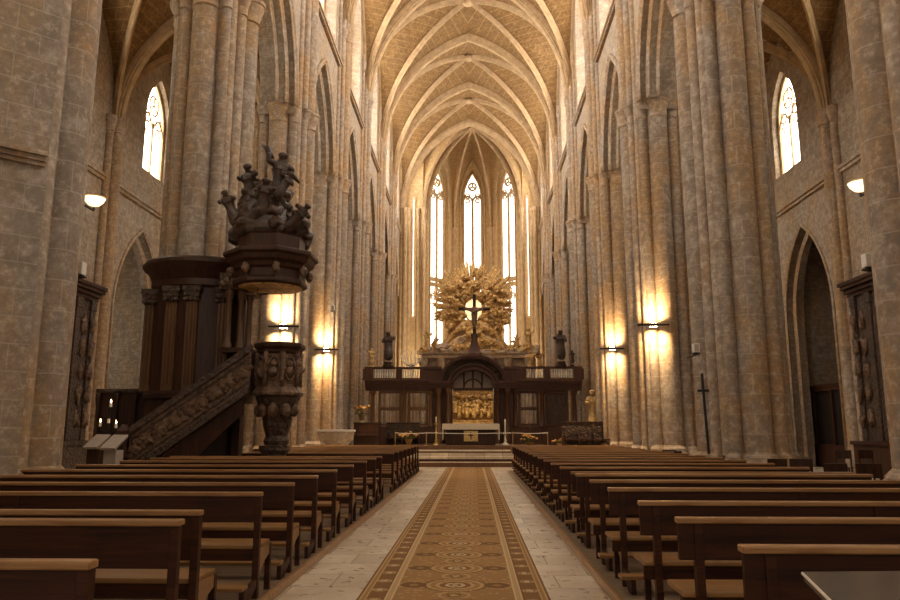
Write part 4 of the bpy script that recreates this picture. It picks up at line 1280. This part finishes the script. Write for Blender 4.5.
# tub
TX, TY = -4.13, 16.3
KT = .84
bm = new(); octa_loft(bm, TX, TY, [(.50, 2.32), (.55, 2.45), (.55, 3.15), (.50, 3.2)], k=KT); body = part('tub', bm, 'carved_mid', r, bevel=.01)
bm = new(); octa_loft(bm, TX, TY, [(.52, 2.2), (.66, 2.22), (.68, 2.28), (.62, 2.36), (.57, 2.42), (.57, 2.46)], k=KT); part('tub_base_moulding', bm, 'carved_mid', r, bevel=.01)
bm = new(); octa_loft(bm, TX, TY, [(.55, 3.12), (.60, 3.17), (.60, 3.22), (.68, 3.28), (.68, 3.36), (.62, 3.38)], k=KT); part('tub_rim', bm, 'oak_dark', r, bevel=.01)
for k in range(8):
    g = pi / 4 * k
    if sin(g) > .8: continue
    c = Vector((TX + .52 * KT * cos(g), TY + .52 * KT * sin(g), 2.8))
    bm = new(); tn = Vector((-sin(g), cos(g), 0)); nn = Vector((cos(g), sin(g), 0))
    pts = [c + tn * .13 * cos(q) + Vector((0, 0, .25 * sin(q))) + nn * .01 for q in [2 * pi * j / 20 for j in range(20)]]
    sweep(bm, pts, nn, [(-.02, -.015), (.03, -.015), (.03, .02), (-.02, .02)], True); fr = part('relief_frame', bm, 'carved_mid', r, smooth=True)
    bm = new(); lump(bm, c + Vector((0, 0, .1)), .085, 2, (1, 1, 1.1), .3, 3); lump(bm, c - Vector((0, 0, .07)), .115, 2, (1, 1, 1.2), .8, 3); part('relief', bm, 'carved_mid', r, smooth=True)
for k in range(8):
    g = pi / 8 + pi / 4 * k
    bm = new(); x, y = TX + .57 * KT * cos(g), TY + .57 * KT * sin(g)
    lathe(bm, [(.05, 2.42), (.045, 2.6), (.065, 2.8), (.045, 3.0), (.06, 3.16)], x, y, 0, 8); part('corner_post', bm, 'carved_mid', r, smooth=True)
bm = new(); octa_loft(bm, TX, TY, [(.3, 1.15), (.34, 1.25), (.28, 1.34), (.36, 1.55), (.40, 1.8), (.52, 2.05), (.60, 2.2)], k=KT); part('corbel', bm, 'carved_oak', r, bevel=.01)
bm = new()
for k in range(5):
    g = -pi / 2 + (k - 2) * .7
    ico(bm, (TX + .38 * cos(g), TY + .38 * sin(g), 1.9), .12, 2, (1, 1, 1.3), .15)
part('corbel_leaf', bm, 'carved_mid', r, smooth=True)
bm = new(); octa_loft(bm, TX - .05, TY + .05, [(.34, .001), (.34, .12), (.27, .2), (.27, .95), (.34, 1.05), (.34, 1.15)]); pd = part('pedestal', bm, 'carved_oak', r, bevel=.01)
# sounding board
CXX, CYY = -4.42, 16.35
KR = .9
bm = new(); octa_loft(bm, CXX, CYY, [(.86, 4.66), (.93, 4.7), (.93, 4.78), (.88, 4.82), (.88, 5.0), (.95, 5.04), (.98, 5.12), (1.08, 5.18), (1.12, 5.28), (1.2, 5.33), (1.2, 5.41), (1.0, 5.45), (.86, 5.47), (.84, 5.52), (.84, 5.78), (.88, 5.82), (.6, 5.84)], k=KR)
cp = part('sounding_board', bm, 'oak_dark', r, bevel=.012)
bm = new(); lathe(bm, [(.01, 4.60), (.3, 4.59), (.6, 4.62), (.78, 4.64), (.8, 4.67)], CXX, CYY, 0, 24, sx=KR, sy=KR); part('gilded_soffit', bm, 'gilt', r, smooth=True)
for k in range(8):
    g = pi / 8 + pi / 4 * k
    bm = new(); ico(bm, (CXX + .98 * KR * cos(g), CYY + .98 * KR * sin(g), 4.98), .09, 2, (1, 1, 1.4), .15); part('corner_ornament', bm, 'carved_mid', r, smooth=True)
# dove hanging under the soffit
bm = new(); ico(bm, (CXX - .2, CYY - .3, 4.42), .09, 2, (1, 1, .7)); ico(bm, (CXX - .2, CYY - .42, 4.46), .05, 2)
for s_ in (-1, 1): ico(bm, (CXX - .2 + s_ * .15, CYY - .28, 4.48), .12, 2, (1.1, .5, .25))
tube(bm, [(CXX - .2, CYY - .3, 4.45), (CXX - .2, CYY - .3, 4.62)], .012, 6)
part('dove', bm, 'carved_mid', r, smooth=True)
# back panels around the pillar, with fluted pilasters and a bowed cornice
def bow(z, off):
    pts = []
    for k in range(15):
        u = k / 14
        x = -7.42 + 2.3 * u
        y = 16.95 - .42 * sin(pi * min(1, u * 1.15)) ** .8 if u < .87 else 16.75
        pts.append((x, y - off, z))
    return pts + [(-5.12, 17.1, z), (-7.42 - off, 17.1, z)]
bm = new(); loft(bm, [bow(.001, -.05), bow(5.0, -.05)]); part('back_panel', bm, 'oak_dark', r, ang=.5)
bm = new(); loft(bm, [bow(z, o) for z, o in ((4.75, -.02), (4.8, .05), (4.95, .05), (5.0, .1), (5.12, .16), (5.2, .26), (5.3, .34), (5.38, .34), (5.42, .3), (5.48, .05))]); part('back_cornice', bm, 'oak_dark', r, ang=.5)
bm = new(); loft(bm, [bow(z, o) for z, o in ((2.15, .0), (2.2, .1), (2.3, .12), (2.36, .02))]); part('back_moulding', bm, 'oak_dark', r, ang=.5)
for u in (.06, .3, .55, .8):
    pts = bow(0, 0); i = int(u * 14); q = Vector(pts[i])
    bm = new()
    box(bm, q.x - .13, q.x + .13, q.y - .04, q.y + .12, 2.36, 4.72)
    for f in (-.08, 0, .08): tube(bm, [(q.x + f, q.y - .045, 2.5), (q.x + f, q.y - .045, 4.35)], .026, 6)
    pil = part('pilaster', bm, 'oak_mid', r)
    bm = new()
    for k in range(3): box(bm, q.x - .15 - .03 * k, q.x + .15 + .03 * k, q.y - .07 - .03 * k, q.y + .12, 4.4 + .12 * k, 4.52 + .12 * k)
    for f in (-.12, 0, .12): ico(bm, (q.x + f, q.y - .1, 4.45), .07, 1)
    sub('pilaster_capital', bm, 'carved_oak', pil)
# open niche columns between tub and canopy
for x, y, mt in ((-5.35, 16.35, 'oak_mid'), (-5.12, 16.5, 'oak_mid'), (-4.98, 16.7, 'oak_mid')):
    bm = new(); lathe(bm, [(.1, 3.3), (.1, 3.38), (.065, 3.45), (.07, 3.7), (.06, 4.4), (.09, 4.46), (.11, 4.62)], x, y, 0, 12); part('column', bm, mt, r, ang=.7)
bm = new(); box(bm, -5.5, -4.85, 16.3, 16.9, 3.2, 3.3); part('column_shelf', bm, 'oak_dark', r)
bm = new(); box(bm, -5.55, -4.8, 16.2, 17.0, 4.62, 5.0); part('frieze', bm, 'carved_oak', r)
for q in range(7):
    bm = new(); ico(bm, (-5.45 + .1 * q, 16.2, 4.75 + .06 * (q % 2)), .08, 2, (1, 1, 1.3), .2); part('frieze_ornament', bm, 'carved_mid', r, smooth=True)
# stairs
def slab(bm, pts_xz, y0, y1):
    loft(bm, [[(x, y0, z) for x, z in pts_xz], [(x, y1, z) for x, z in pts_xz]])
SYF = 15.75
bm = new(); slab(bm, [(-4.62, 3.2), (-4.62, 2.3), (-7.15, .5), (-7.15, 1.42)], SYF, SYF + .1); st = part('stair_parapet', bm, 'carved_mid', r, bevel=.01)
bm = new()
for dz0, dz1, pr in ((-.06, .12, .05), (-.95, -.78, .05), (-.2, -.14, .02), (-.72, -.66, .02)):
    slab(bm, [(-4.62, 3.2 + dz1), (-4.62, 3.2 + dz0), (-7.15, 1.42 + dz0), (-7.15, 1.42 + dz1)], SYF - pr, SYF + .1 + pr)
part('stair_rail', bm, 'carved_oak', r, bevel=.01)
for i in range(9):
    u = (i + .5) / 9
    x, z = -4.62 - 2.53 * u, 2.76 - 1.8 * u
    bm = new(); m_ = Matrix.Translation((x, SYF - .01, z)) @ Matrix.Rotation(math.atan2(1.96, 2.53), 4, 'Y').inverted()
    ico(bm, (x, SYF - .0, z), .15, 2, (1, .35, .8), .25); ico(bm, (x + .12, SYF, z + .14), .09, 2, (1, .4, .8), .25); ico(bm, (x - .1, SYF, z - .12), .1, 2, (1, .4, .8), .25)
    part('stair_relief', bm, 'carved_mid', r, smooth=True)
bm = new(); slab(bm, [(-4.7, 3.3), (-4.7, 2.3), (-7.15, .35), (-7.15, 1.35)], 16.62, 16.7); part('rear_parapet', bm, 'oak_dark', r)
for i in range(10):
    x1_ = -4.75 - 2.4 * i / 10; z_ = 2.25 - 1.95 * i / 10
    bm = new(); box(bm, x1_ - .26, x1_, SYF + .1, 16.62, z_ - .2, z_); part('step', bm, 'oak_mid', r)
bm = new(); slab(bm, [(-4.75, 2.2), (-7.15, .35), (-7.15, .001), (-6.6, .001), (-5.0, 1.6), (-4.75, 1.8)], SYF + .06, SYF + .16); part('stair_stringer', bm, 'oak_dark', r)
bm = new(); octa_loft(bm, -7.3, SYF + .05, [(.16, .001), (.16, .2), (.12, .25), (.12, 1.3), (.17, 1.38), (.17, 1.46), (.06, 1.6)], 8); part('newel_post', bm, 'oak_dark', r, bevel=.01)
# sculpture on the sounding board: cloud bank and three figures
SCX, SCY, SCZ = -4.75, 16.4, 5.8
for i in range(46):
    u = random.random()
    zz = SCZ + 1.05 * u
    rr = (1 - u) * .62 + .22
    g = random.uniform(0, 2 * pi)
    bm = new(); lump(bm, (SCX + .08 + rr * cos(g) + (1 - u) * .16, SCY + rr * sin(g) * .75, zz + .1), random.uniform(.15, .28), 3, (1.1, 1, .85), .8, 2.6); part('cloud', bm, 'statue', r, smooth=True)
bm = new(); lathe(bm, [(.72, 5.82), (.66, 6.1), (.55, 6.5), (.35, 6.95), (.2, 7.2)], SCX + .1, SCY, 0, 14, sx=1.05); part('cloud_core', bm, 'statue', r, smooth=True)
def place_fig(N, E, loc, rot=(0, 0, 0), name='figure'):
    o = figure(name, r, 'statue', N, E, 0, 2); o.location = Vector(loc) - L0; o.rotation_euler = rot; return o
N, E = body_nodes(1.45, lift=(.75, .3)); place_fig(N, E, (-4.42, SCY, 6.5), (.1, .1, .4))
N, E = body_nodes(1.25, lift=(.35, .5)); place_fig(N, E, (-4.86, SCY - .15, 6.35), (.15, -.06, -.4))
N, E = body_nodes(1.05, lift=(.2, .5)); place_fig(N, E, (-4.62, SCY - .45, 6.1), (.35, .15, .2))
N, E = body_nodes(.95, lift=(.5, .5)); place_fig(N, E, (-4.1, SCY - .4, 5.85), (.5, .75, .3))
N, E = body_nodes(.95, lift=(.4, .3)); place_fig(N, E, (-5.15, SCY - .3, 6.0), (.2, -.35, 0))
N, E = body_nodes(.8, lift=(.6, .2)); place_fig(N, E, (-4.3, SCY - .5, 6.6), (.2, .5, .6))
for (ax_, az_, bx_, bz_) in ((-4.2, 7.35, -3.8, 7.1), (-4.5, 7.7, -4.72, 8.05), (-3.9, 6.4, -3.55, 5.9)):
    bm = new(); tube(bm, [(ax_, SCY - .2, az_), ((ax_ + bx_) / 2 + .04, SCY - .25, (az_ + bz_) / 2 + .07), (bx_, SCY - .2, bz_)], [.09, .075, .02], 8)
    part('wing', bm, 'statue', r, smooth=True)

# ---- wooden enclosure at the foot of the pulpit stairs
L0 = Vector((-8.3, 17.6, 0))
r = thing('wooden_enclosure', 'dark panelled wooden enclosure with a railing beside the foot of the pulpit stairs', 'enclosure', L0)
bm = new(); box(bm, -8.75, -7.4, 17.5, 17.62, .001, 2.35); part('panel', bm, 'oak_dark', r)
bm = new(); box(bm, -8.82, -7.3, 17.42, 17.68, 2.35, 2.45); part('top_rail', bm, 'carved_oak', r, bevel=.02)
for x in (-8.75, -8.3, -7.85, -7.42):
    bm = new(); lathe(bm, [(.06, .001), (.06, .3), (.035, .4), (.05, 1.2), (.035, 2.0), (.06, 2.2), (.06, 2.34)], x, 17.42, 0, 10); part('post', bm, 'oak_dark', r, smooth=True)
bm = new(); box(bm, -8.75, -7.4, 17.4, 17.45, 1.3, 1.36); part('middle_rail', bm, 'oak_mid', r)

# ---- information lecterns and votive candle stand in the pulpit-side aisle
def lectern(x, y, mat_top, label, panel=None, w=.34):
    r = thing('information_lectern', label, 'lectern', (x, y, 0), -.25)
    bm = new(); box(bm, -w * .4, w * .4, -.1, .1, .001, 1.12); sub('stand', bm, panel or 'oak_dark', r, bevel=.01)
    bm = new()
    vs = [(-.18, 1.16), (.16, 1.40), (.16, 1.36), (-.16, 1.12)]
    loft(bm, [[(-w / 2, a, b) for a, b in vs], [(w / 2, a, b) for a, b in vs]]); sub('sloped_top', bm, mat_top, r, bevel=.006)
    bm = new(); box(bm, -w * .5, w * .5, -.2, .2, .001, .05); sub('foot', bm, 'oak_dark', r)
    return r
lectern(-7.1, 14.3, 'plaque', 'dark information lectern with a sloped top nearer the entrance pillar')
lectern(-6.42, 13.6, 'plaque', 'grey-fronted information lectern with a sloped top nearer the pulpit stairs', 'plaque')
L0 = Vector((-7.35, 15.2, 0))
r = thing('votive_candle_stand', 'slim iron votive stand with small lit candles behind the lecterns', 'candle stand', L0)
bm = new(); lathe(bm, [(.22, .001), (.2, .04), (.03, .08), (.025, 1.95)], L0.x, L0.y, 0, 10); part('pole', bm, 'iron', r, ang=.7)
for dx, z in ((-.17, 1.55), (.0, 1.62), (.16, 1.52), (.02, 1.95)):
    bm = new(); tube(bm, [(L0.x, L0.y, z - .12), (L0.x + dx, L0.y, z - .06), (L0.x + dx, L0.y, z)], .014, 6); ar = part('arm', bm, 'iron', r)
    bm = new(); lathe(bm, [(.03, z), (.03, z + .09)], L0.x + dx, L0.y, 0, 8); sub('candle', bm, 'wax', ar)
    bm = new(); lathe(bm, [(.006, z + .092), (.016, z + .115), (.003, z + .16)], L0.x + dx, L0.y, 0, 8); sub('flame', bm, 'flame', ar)

# ---- carved wooden altarpieces against the aisle walls
def retable(side, label, bottom_plain):
    xw = side * (XA - .08)
    L0 = Vector((side * 12.9, 23.7, 0))
    r = thing('carved_retable', label, 'altarpiece', L0)
    def bx(bm, y0, y1, z0, z1, d):
        a, b = sorted((xw, xw - side * d)); box(bm, a, b, y0, y1, z0, z1)
    ya, yb = 21.3, 24.95
    bm = new(); bx(bm, ya, yb, .001, 6.0, .18); part('back_panel', bm, 'carved_oak', r)
    bm = new()
    for k, (z, d) in enumerate(((5.85, .26), (5.98, .34), (6.12, .44), (6.24, .5))): bx(bm, ya - .04 * k, yb + .04 * k, z, z + .13, d)
    part('cornice', bm, 'oak_dark', r, bevel=.015)
    bm = new(); bx(bm, ya, yb, .001, 1.0, .5); bx(bm, ya - .05, yb + .05, 1.0, 1.12, .58); part('altar_shelf', bm, 'oak_dark' if bottom_plain else 'carved_oak', r, bevel=.01)
    for y in (ya + .3, ya + 1.4, yb - 1.2, yb - .28):
        bm = new(); box(bm, xw - .24, xw + .24, y - .13, y + .13, 1.12, 5.85); box(bm, xw - .28, xw + .28, y - .18, y + .18, 5.5, 5.85); part('pilaster', bm, 'carved_oak', r, bevel=.02)
    for y in (ya + .85, (ya + yb) / 2, yb - .74, yb - .28):
        for z in (1.8, 2.6, 3.4, 4.2, 5.0):
            bm = new(); lump(bm, (xw - side * (.26 if y > yb - .5 else .2), y, z), .2, 2, (.45, .8, 1.5), .8, 3); part('carving', bm, 'carved_mid', r, smooth=True)
    return r
retable(-1, 'tall dark carved wooden altarpiece on the aisle wall behind the entrance pillar, pulpit side', False)
retable(1, 'tall dark wooden altarpiece on the aisle wall away from the pulpit, below a small loudspeaker', True)

# dark doorway screen inside the chapel across from the pulpit
L0 = Vector((14.2, 28.6, 0))
r = thing('chapel_screen', 'dark wooden screen closing the chapel archway away from the pulpit', 'screen', L0)
bm = new(); box(bm, 14.2, 14.32, 26.15, 31.05, .9, 3.0); part('panel', bm, 'iron', r)
bm = new(); box(bm, 14.1, 14.38, 26.13, 31.07, 3.0, 3.16); box(bm, 14.05, 14.4, 26.12, 31.08, 3.16, 3.24); part('cornice', bm, 'oak_dark', r)
bm = new(); box(bm, 14.1, 14.38, 26.13, 31.07, .001, .9); part('plinth', bm, 'oak_dark', r)
for y in (26.3, 27.9, 29.3, 30.9):
    bm = new(); box(bm, 14.1, 14.2, y - .06, y + .06, .9, 3.0); part('post', bm, 'oak_dark', r)

# ---- lamps: up and down wall lights on bars across the pillars
def bar_lamp(side, k, label):
    y = PY[k] - 1.32
    x = side * 6.15
    L0 = Vector((x, y, 4.9))
    r = thing('wall_lamp', label, 'lamp', L0, group='bar lamps on the nave pillars')
    bm = new(); box(bm, -.52, .52, -.03, .03, -.04, .02); sub('bar', bm, 'iron', r, bevel=.006)
    for s_ in (-1, 1):
        bm = new(); tube(bm, [(s_ * .4, 0, 0), (s_ * .4, .42, 0)], .02, 6); sub('bracket', bm, 'iron', r)
    bm = new(); box(bm, -.14, .14, -.06, .06, -.07, .05); hd = sub('housing', bm, 'iron', r, bevel=.008)
    for z in (.053, -.073):
        bm = new(); box(bm, -.12, .12, -.05, .05, z - .002, z + .002); sub('lamp_glass', bm, 'lamp', hd)
    for z, rx in ((.1, pi), (-.12, 0)):
        ld = bpy.data.lights.new('lamp_light', 'AREA'); ld.shape = 'RECTANGLE'; ld.size = .24; ld.size_y = .1
        ld.energy = LAMP_W; ld.color = LAMP_COL; ld.spread = radians(150)
        lo = bpy.data.objects.new('lamp_light', ld); COL.objects.link(lo); lo.parent = r
        lo.location = (0, .04, z); lo.rotation_euler = (rx - .25 if rx else .25, 0, 0)
    return r
bar_lamp(-1, 4, 'bar-mounted wall lamp on the pillar just beyond the pulpit')
bar_lamp(1, 4, 'bar-mounted wall lamp on the fourth pillar away from the pulpit, brightest on that side')
bar_lamp(-1, 5, 'bar-mounted wall lamp on the pillar nearest the stone basin')
bar_lamp(1, 5, 'bar-mounted wall lamp on the pillar above the dark carved stall')

# bowl uplighters and loudspeakers on the rear faces of the entrance pillars
def bowl_lamp(x, y, z, label):
    r = thing('bowl_lamp', label, 'lamp', (x, y, z), group='bowl lamps on the entrance pillars')
    bm = new(); lathe(bm, [(.03, -.13), (.09, -.11), (.15, -.05), (.18, .02), (.165, .02), (.13, -.05), (.08, -.085), (.02, -.1)], 0, 0, 0, 20); sub('bowl', bm, 'bowl_glow', r, smooth=True)
    bm = new(); lathe(bm, [(.183, .02), (.192, .03), (.183, .042), (.165, .03)], 0, 0, 0, 20); sub('rim', bm, 'brass', r, smooth=True)
    bm = new(); tube(bm, [(0, 0, -.15), (0, 0, -.2), (0, -.45, -.2)], .022, 8); sub('bracket', bm, 'iron', r)
    bm = new(); ico(bm, (0, 0, -.02), .06, 2); sub('bulb', bm, 'lamp', r, smooth=True)
    ld = bpy.data.lights.new('bowl_light', 'POINT'); ld.energy = 40; ld.color = (1, .78, .5); ld.shadow_soft_size = .12
    lo = bpy.data.objects.new('bowl_light', ld); COL.objects.link(lo); lo.parent = r; lo.location = (0, 0, .12)
    return r
bowl_lamp(-6.4, 12.15, 5.45, 'glowing bowl lamp high on the entrance pillar at the pulpit side')
bowl_lamp(6.48, 11.65, 5.42, 'glowing bowl lamp high on the entrance pillar away from the pulpit')
def speaker(x, y, z, label, s=1.0, rz=0.0, reach=.45):
    r = thing('loudspeaker', label, 'loudspeaker', (x, y, z), rz)
    bm = new(); box(bm, -.09 * s, .09 * s, -.09 * s, .09 * s, -.13 * s, .13 * s); sub('cabinet', bm, 'white', r, bevel=.012)
    bm = new(); box(bm, -.06 * s, .06 * s, -.1 * s, -.088 * s, -.1 * s, .1 * s); sub('grille', bm, 'plaque', r)
    bm = new(); lathe(bm, [(.06 * s, -.2 * s), (.14 * s, -.17 * s), (.03, -.13 * s)], 0, 0, 0, 10); tube(bm, [(0, 0, -.19 * s), (0, reach, -.19 * s)], .025, 6); sub('bracket', bm, 'iron', r)
    return r
speaker(-6.52, 12.1, 4.2, 'small white loudspeaker under the bowl lamp at the pulpit side', .85, pi, .3)
speaker(6.44, 11.55, 4.12, 'small white loudspeaker under the bowl lamp away from the pulpit', .85, pi, .3)
speaker(5.3, 17.0, 3.33, 'small white loudspeaker on the second pillar above the iron cross', .8, 0, .7)
speaker(-5.9, 31.5, 6.7, 'tiny white loudspeaker on the lamplit pillar beyond the stone basin', .9, 0, .35)

# processional cross against the second pillar away from the pulpit
L0 = Vector((5.46, 17.0, 0))
r = thing('processional_cross', 'slim dark iron cross on a staff leaning at the second pillar away from the pulpit', 'cross', L0)
bm = new(); tube(bm, [(5.46, 17.0, .9), (5.43, 17.08, 2.75)], .032, 8); part('staff', bm, 'iron', r)
bm = new(); tube(bm, [(5.30, 17.05, 2.36), (5.56, 17.05, 2.36)], .028, 6); part('crossbar', bm, 'iron', r)
bm = new(); tube(bm, [(5.46, 17.0, .001), (5.46, 17.0, .95)], .045, 8); part('socket', bm, 'plaque', r)

# wall candles on the pillars beside the screen
for x, lab in ((-5.55, 'small lit wall candle on the pillar beside the screen, pulpit side'), (5.75, 'small lit wall candle on the pillar beside the screen, away from the pulpit')):
    L0 = Vector((x, 38.7, 4.2))
    r = thing('wall_candle', lab, 'candle', L0)
    bm = new(); tube(bm, [(x, 38.7, 4.05), (x, 39.1, 4.05)], .03, 6); lathe(bm, [(.1, 4.05), (.1, 4.1)], x, 38.7, 0, 8); part('bracket', bm, 'iron', r)
    bm = new(); lathe(bm, [(.055, 4.1), (.055, 4.45)], x, 38.7, 0, 8); cd = part('candle', bm, 'wax', r)
    bm = new(); lathe(bm, [(.02, 4.45), (.04, 4.52), (.01, 4.62)], x, 38.7, 0, 8); sub('flame', bm, 'flame', cd)

# chairs in the aisle away from the pulpit
def make_chair():
    r = bpy.data.objects.new('chair', None); COL.objects.link(r)
    bm = new(); box(bm, -.21, .21, -.2, .22, .42, .45); sub('seat', bm, 'oak_mid', r, bevel=.008)
    bm = new(); box(bm, -.21, .21, -.22, -.18, .68, .92); sub('backrest', bm, 'oak_dark', r, bevel=.008)
    for x in (-.19, .19):
        bm = new(); box(bm, x - .02, x + .02, -.22, -.18, .001, .9); sub('leg', bm, 'oak_dark', r)
        bm = new(); box(bm, x - .02, x + .02, .17, .21, .001, .42); sub('leg', bm, 'oak_dark', r)
    return r
c0 = make_chair()
spots = [(6.15, 15.3), (6.7, 15.3), (6.35, 13.3), (6.95, 13.3), (10.6, 21.6), (11.2, 21.7), (5.6, 20.6), (5.7, 21.7)]
clab = ['dark wooden chair past the pew ends below the second pillar, nearer the aisle carpet', 'dark wooden chair past the pew ends below the second pillar, farther from the carpet',
        'dark wooden chair behind the entrance pillar, nearer the pews', 'dark wooden chair behind the entrance pillar, farther from the pews',
        'dark chair standing before the dark chapel screen, nearer the nave', 'dark chair standing before the dark chapel screen, nearer the aisle wall',
        'dark chair at the end of the pews beside the iron cross', 'dark chair standing beyond the iron cross toward the lamplit pillar']
for i, (x, y) in enumerate(spots):
    o = c0 if i == 0 else copy_tree(c0)
    o.location = (x, y, 0.0); o.rotation_euler = (0, 0, random.uniform(-.3, .3))
    tag(o, clab[i], 'chair', 'chairs in the side aisle')
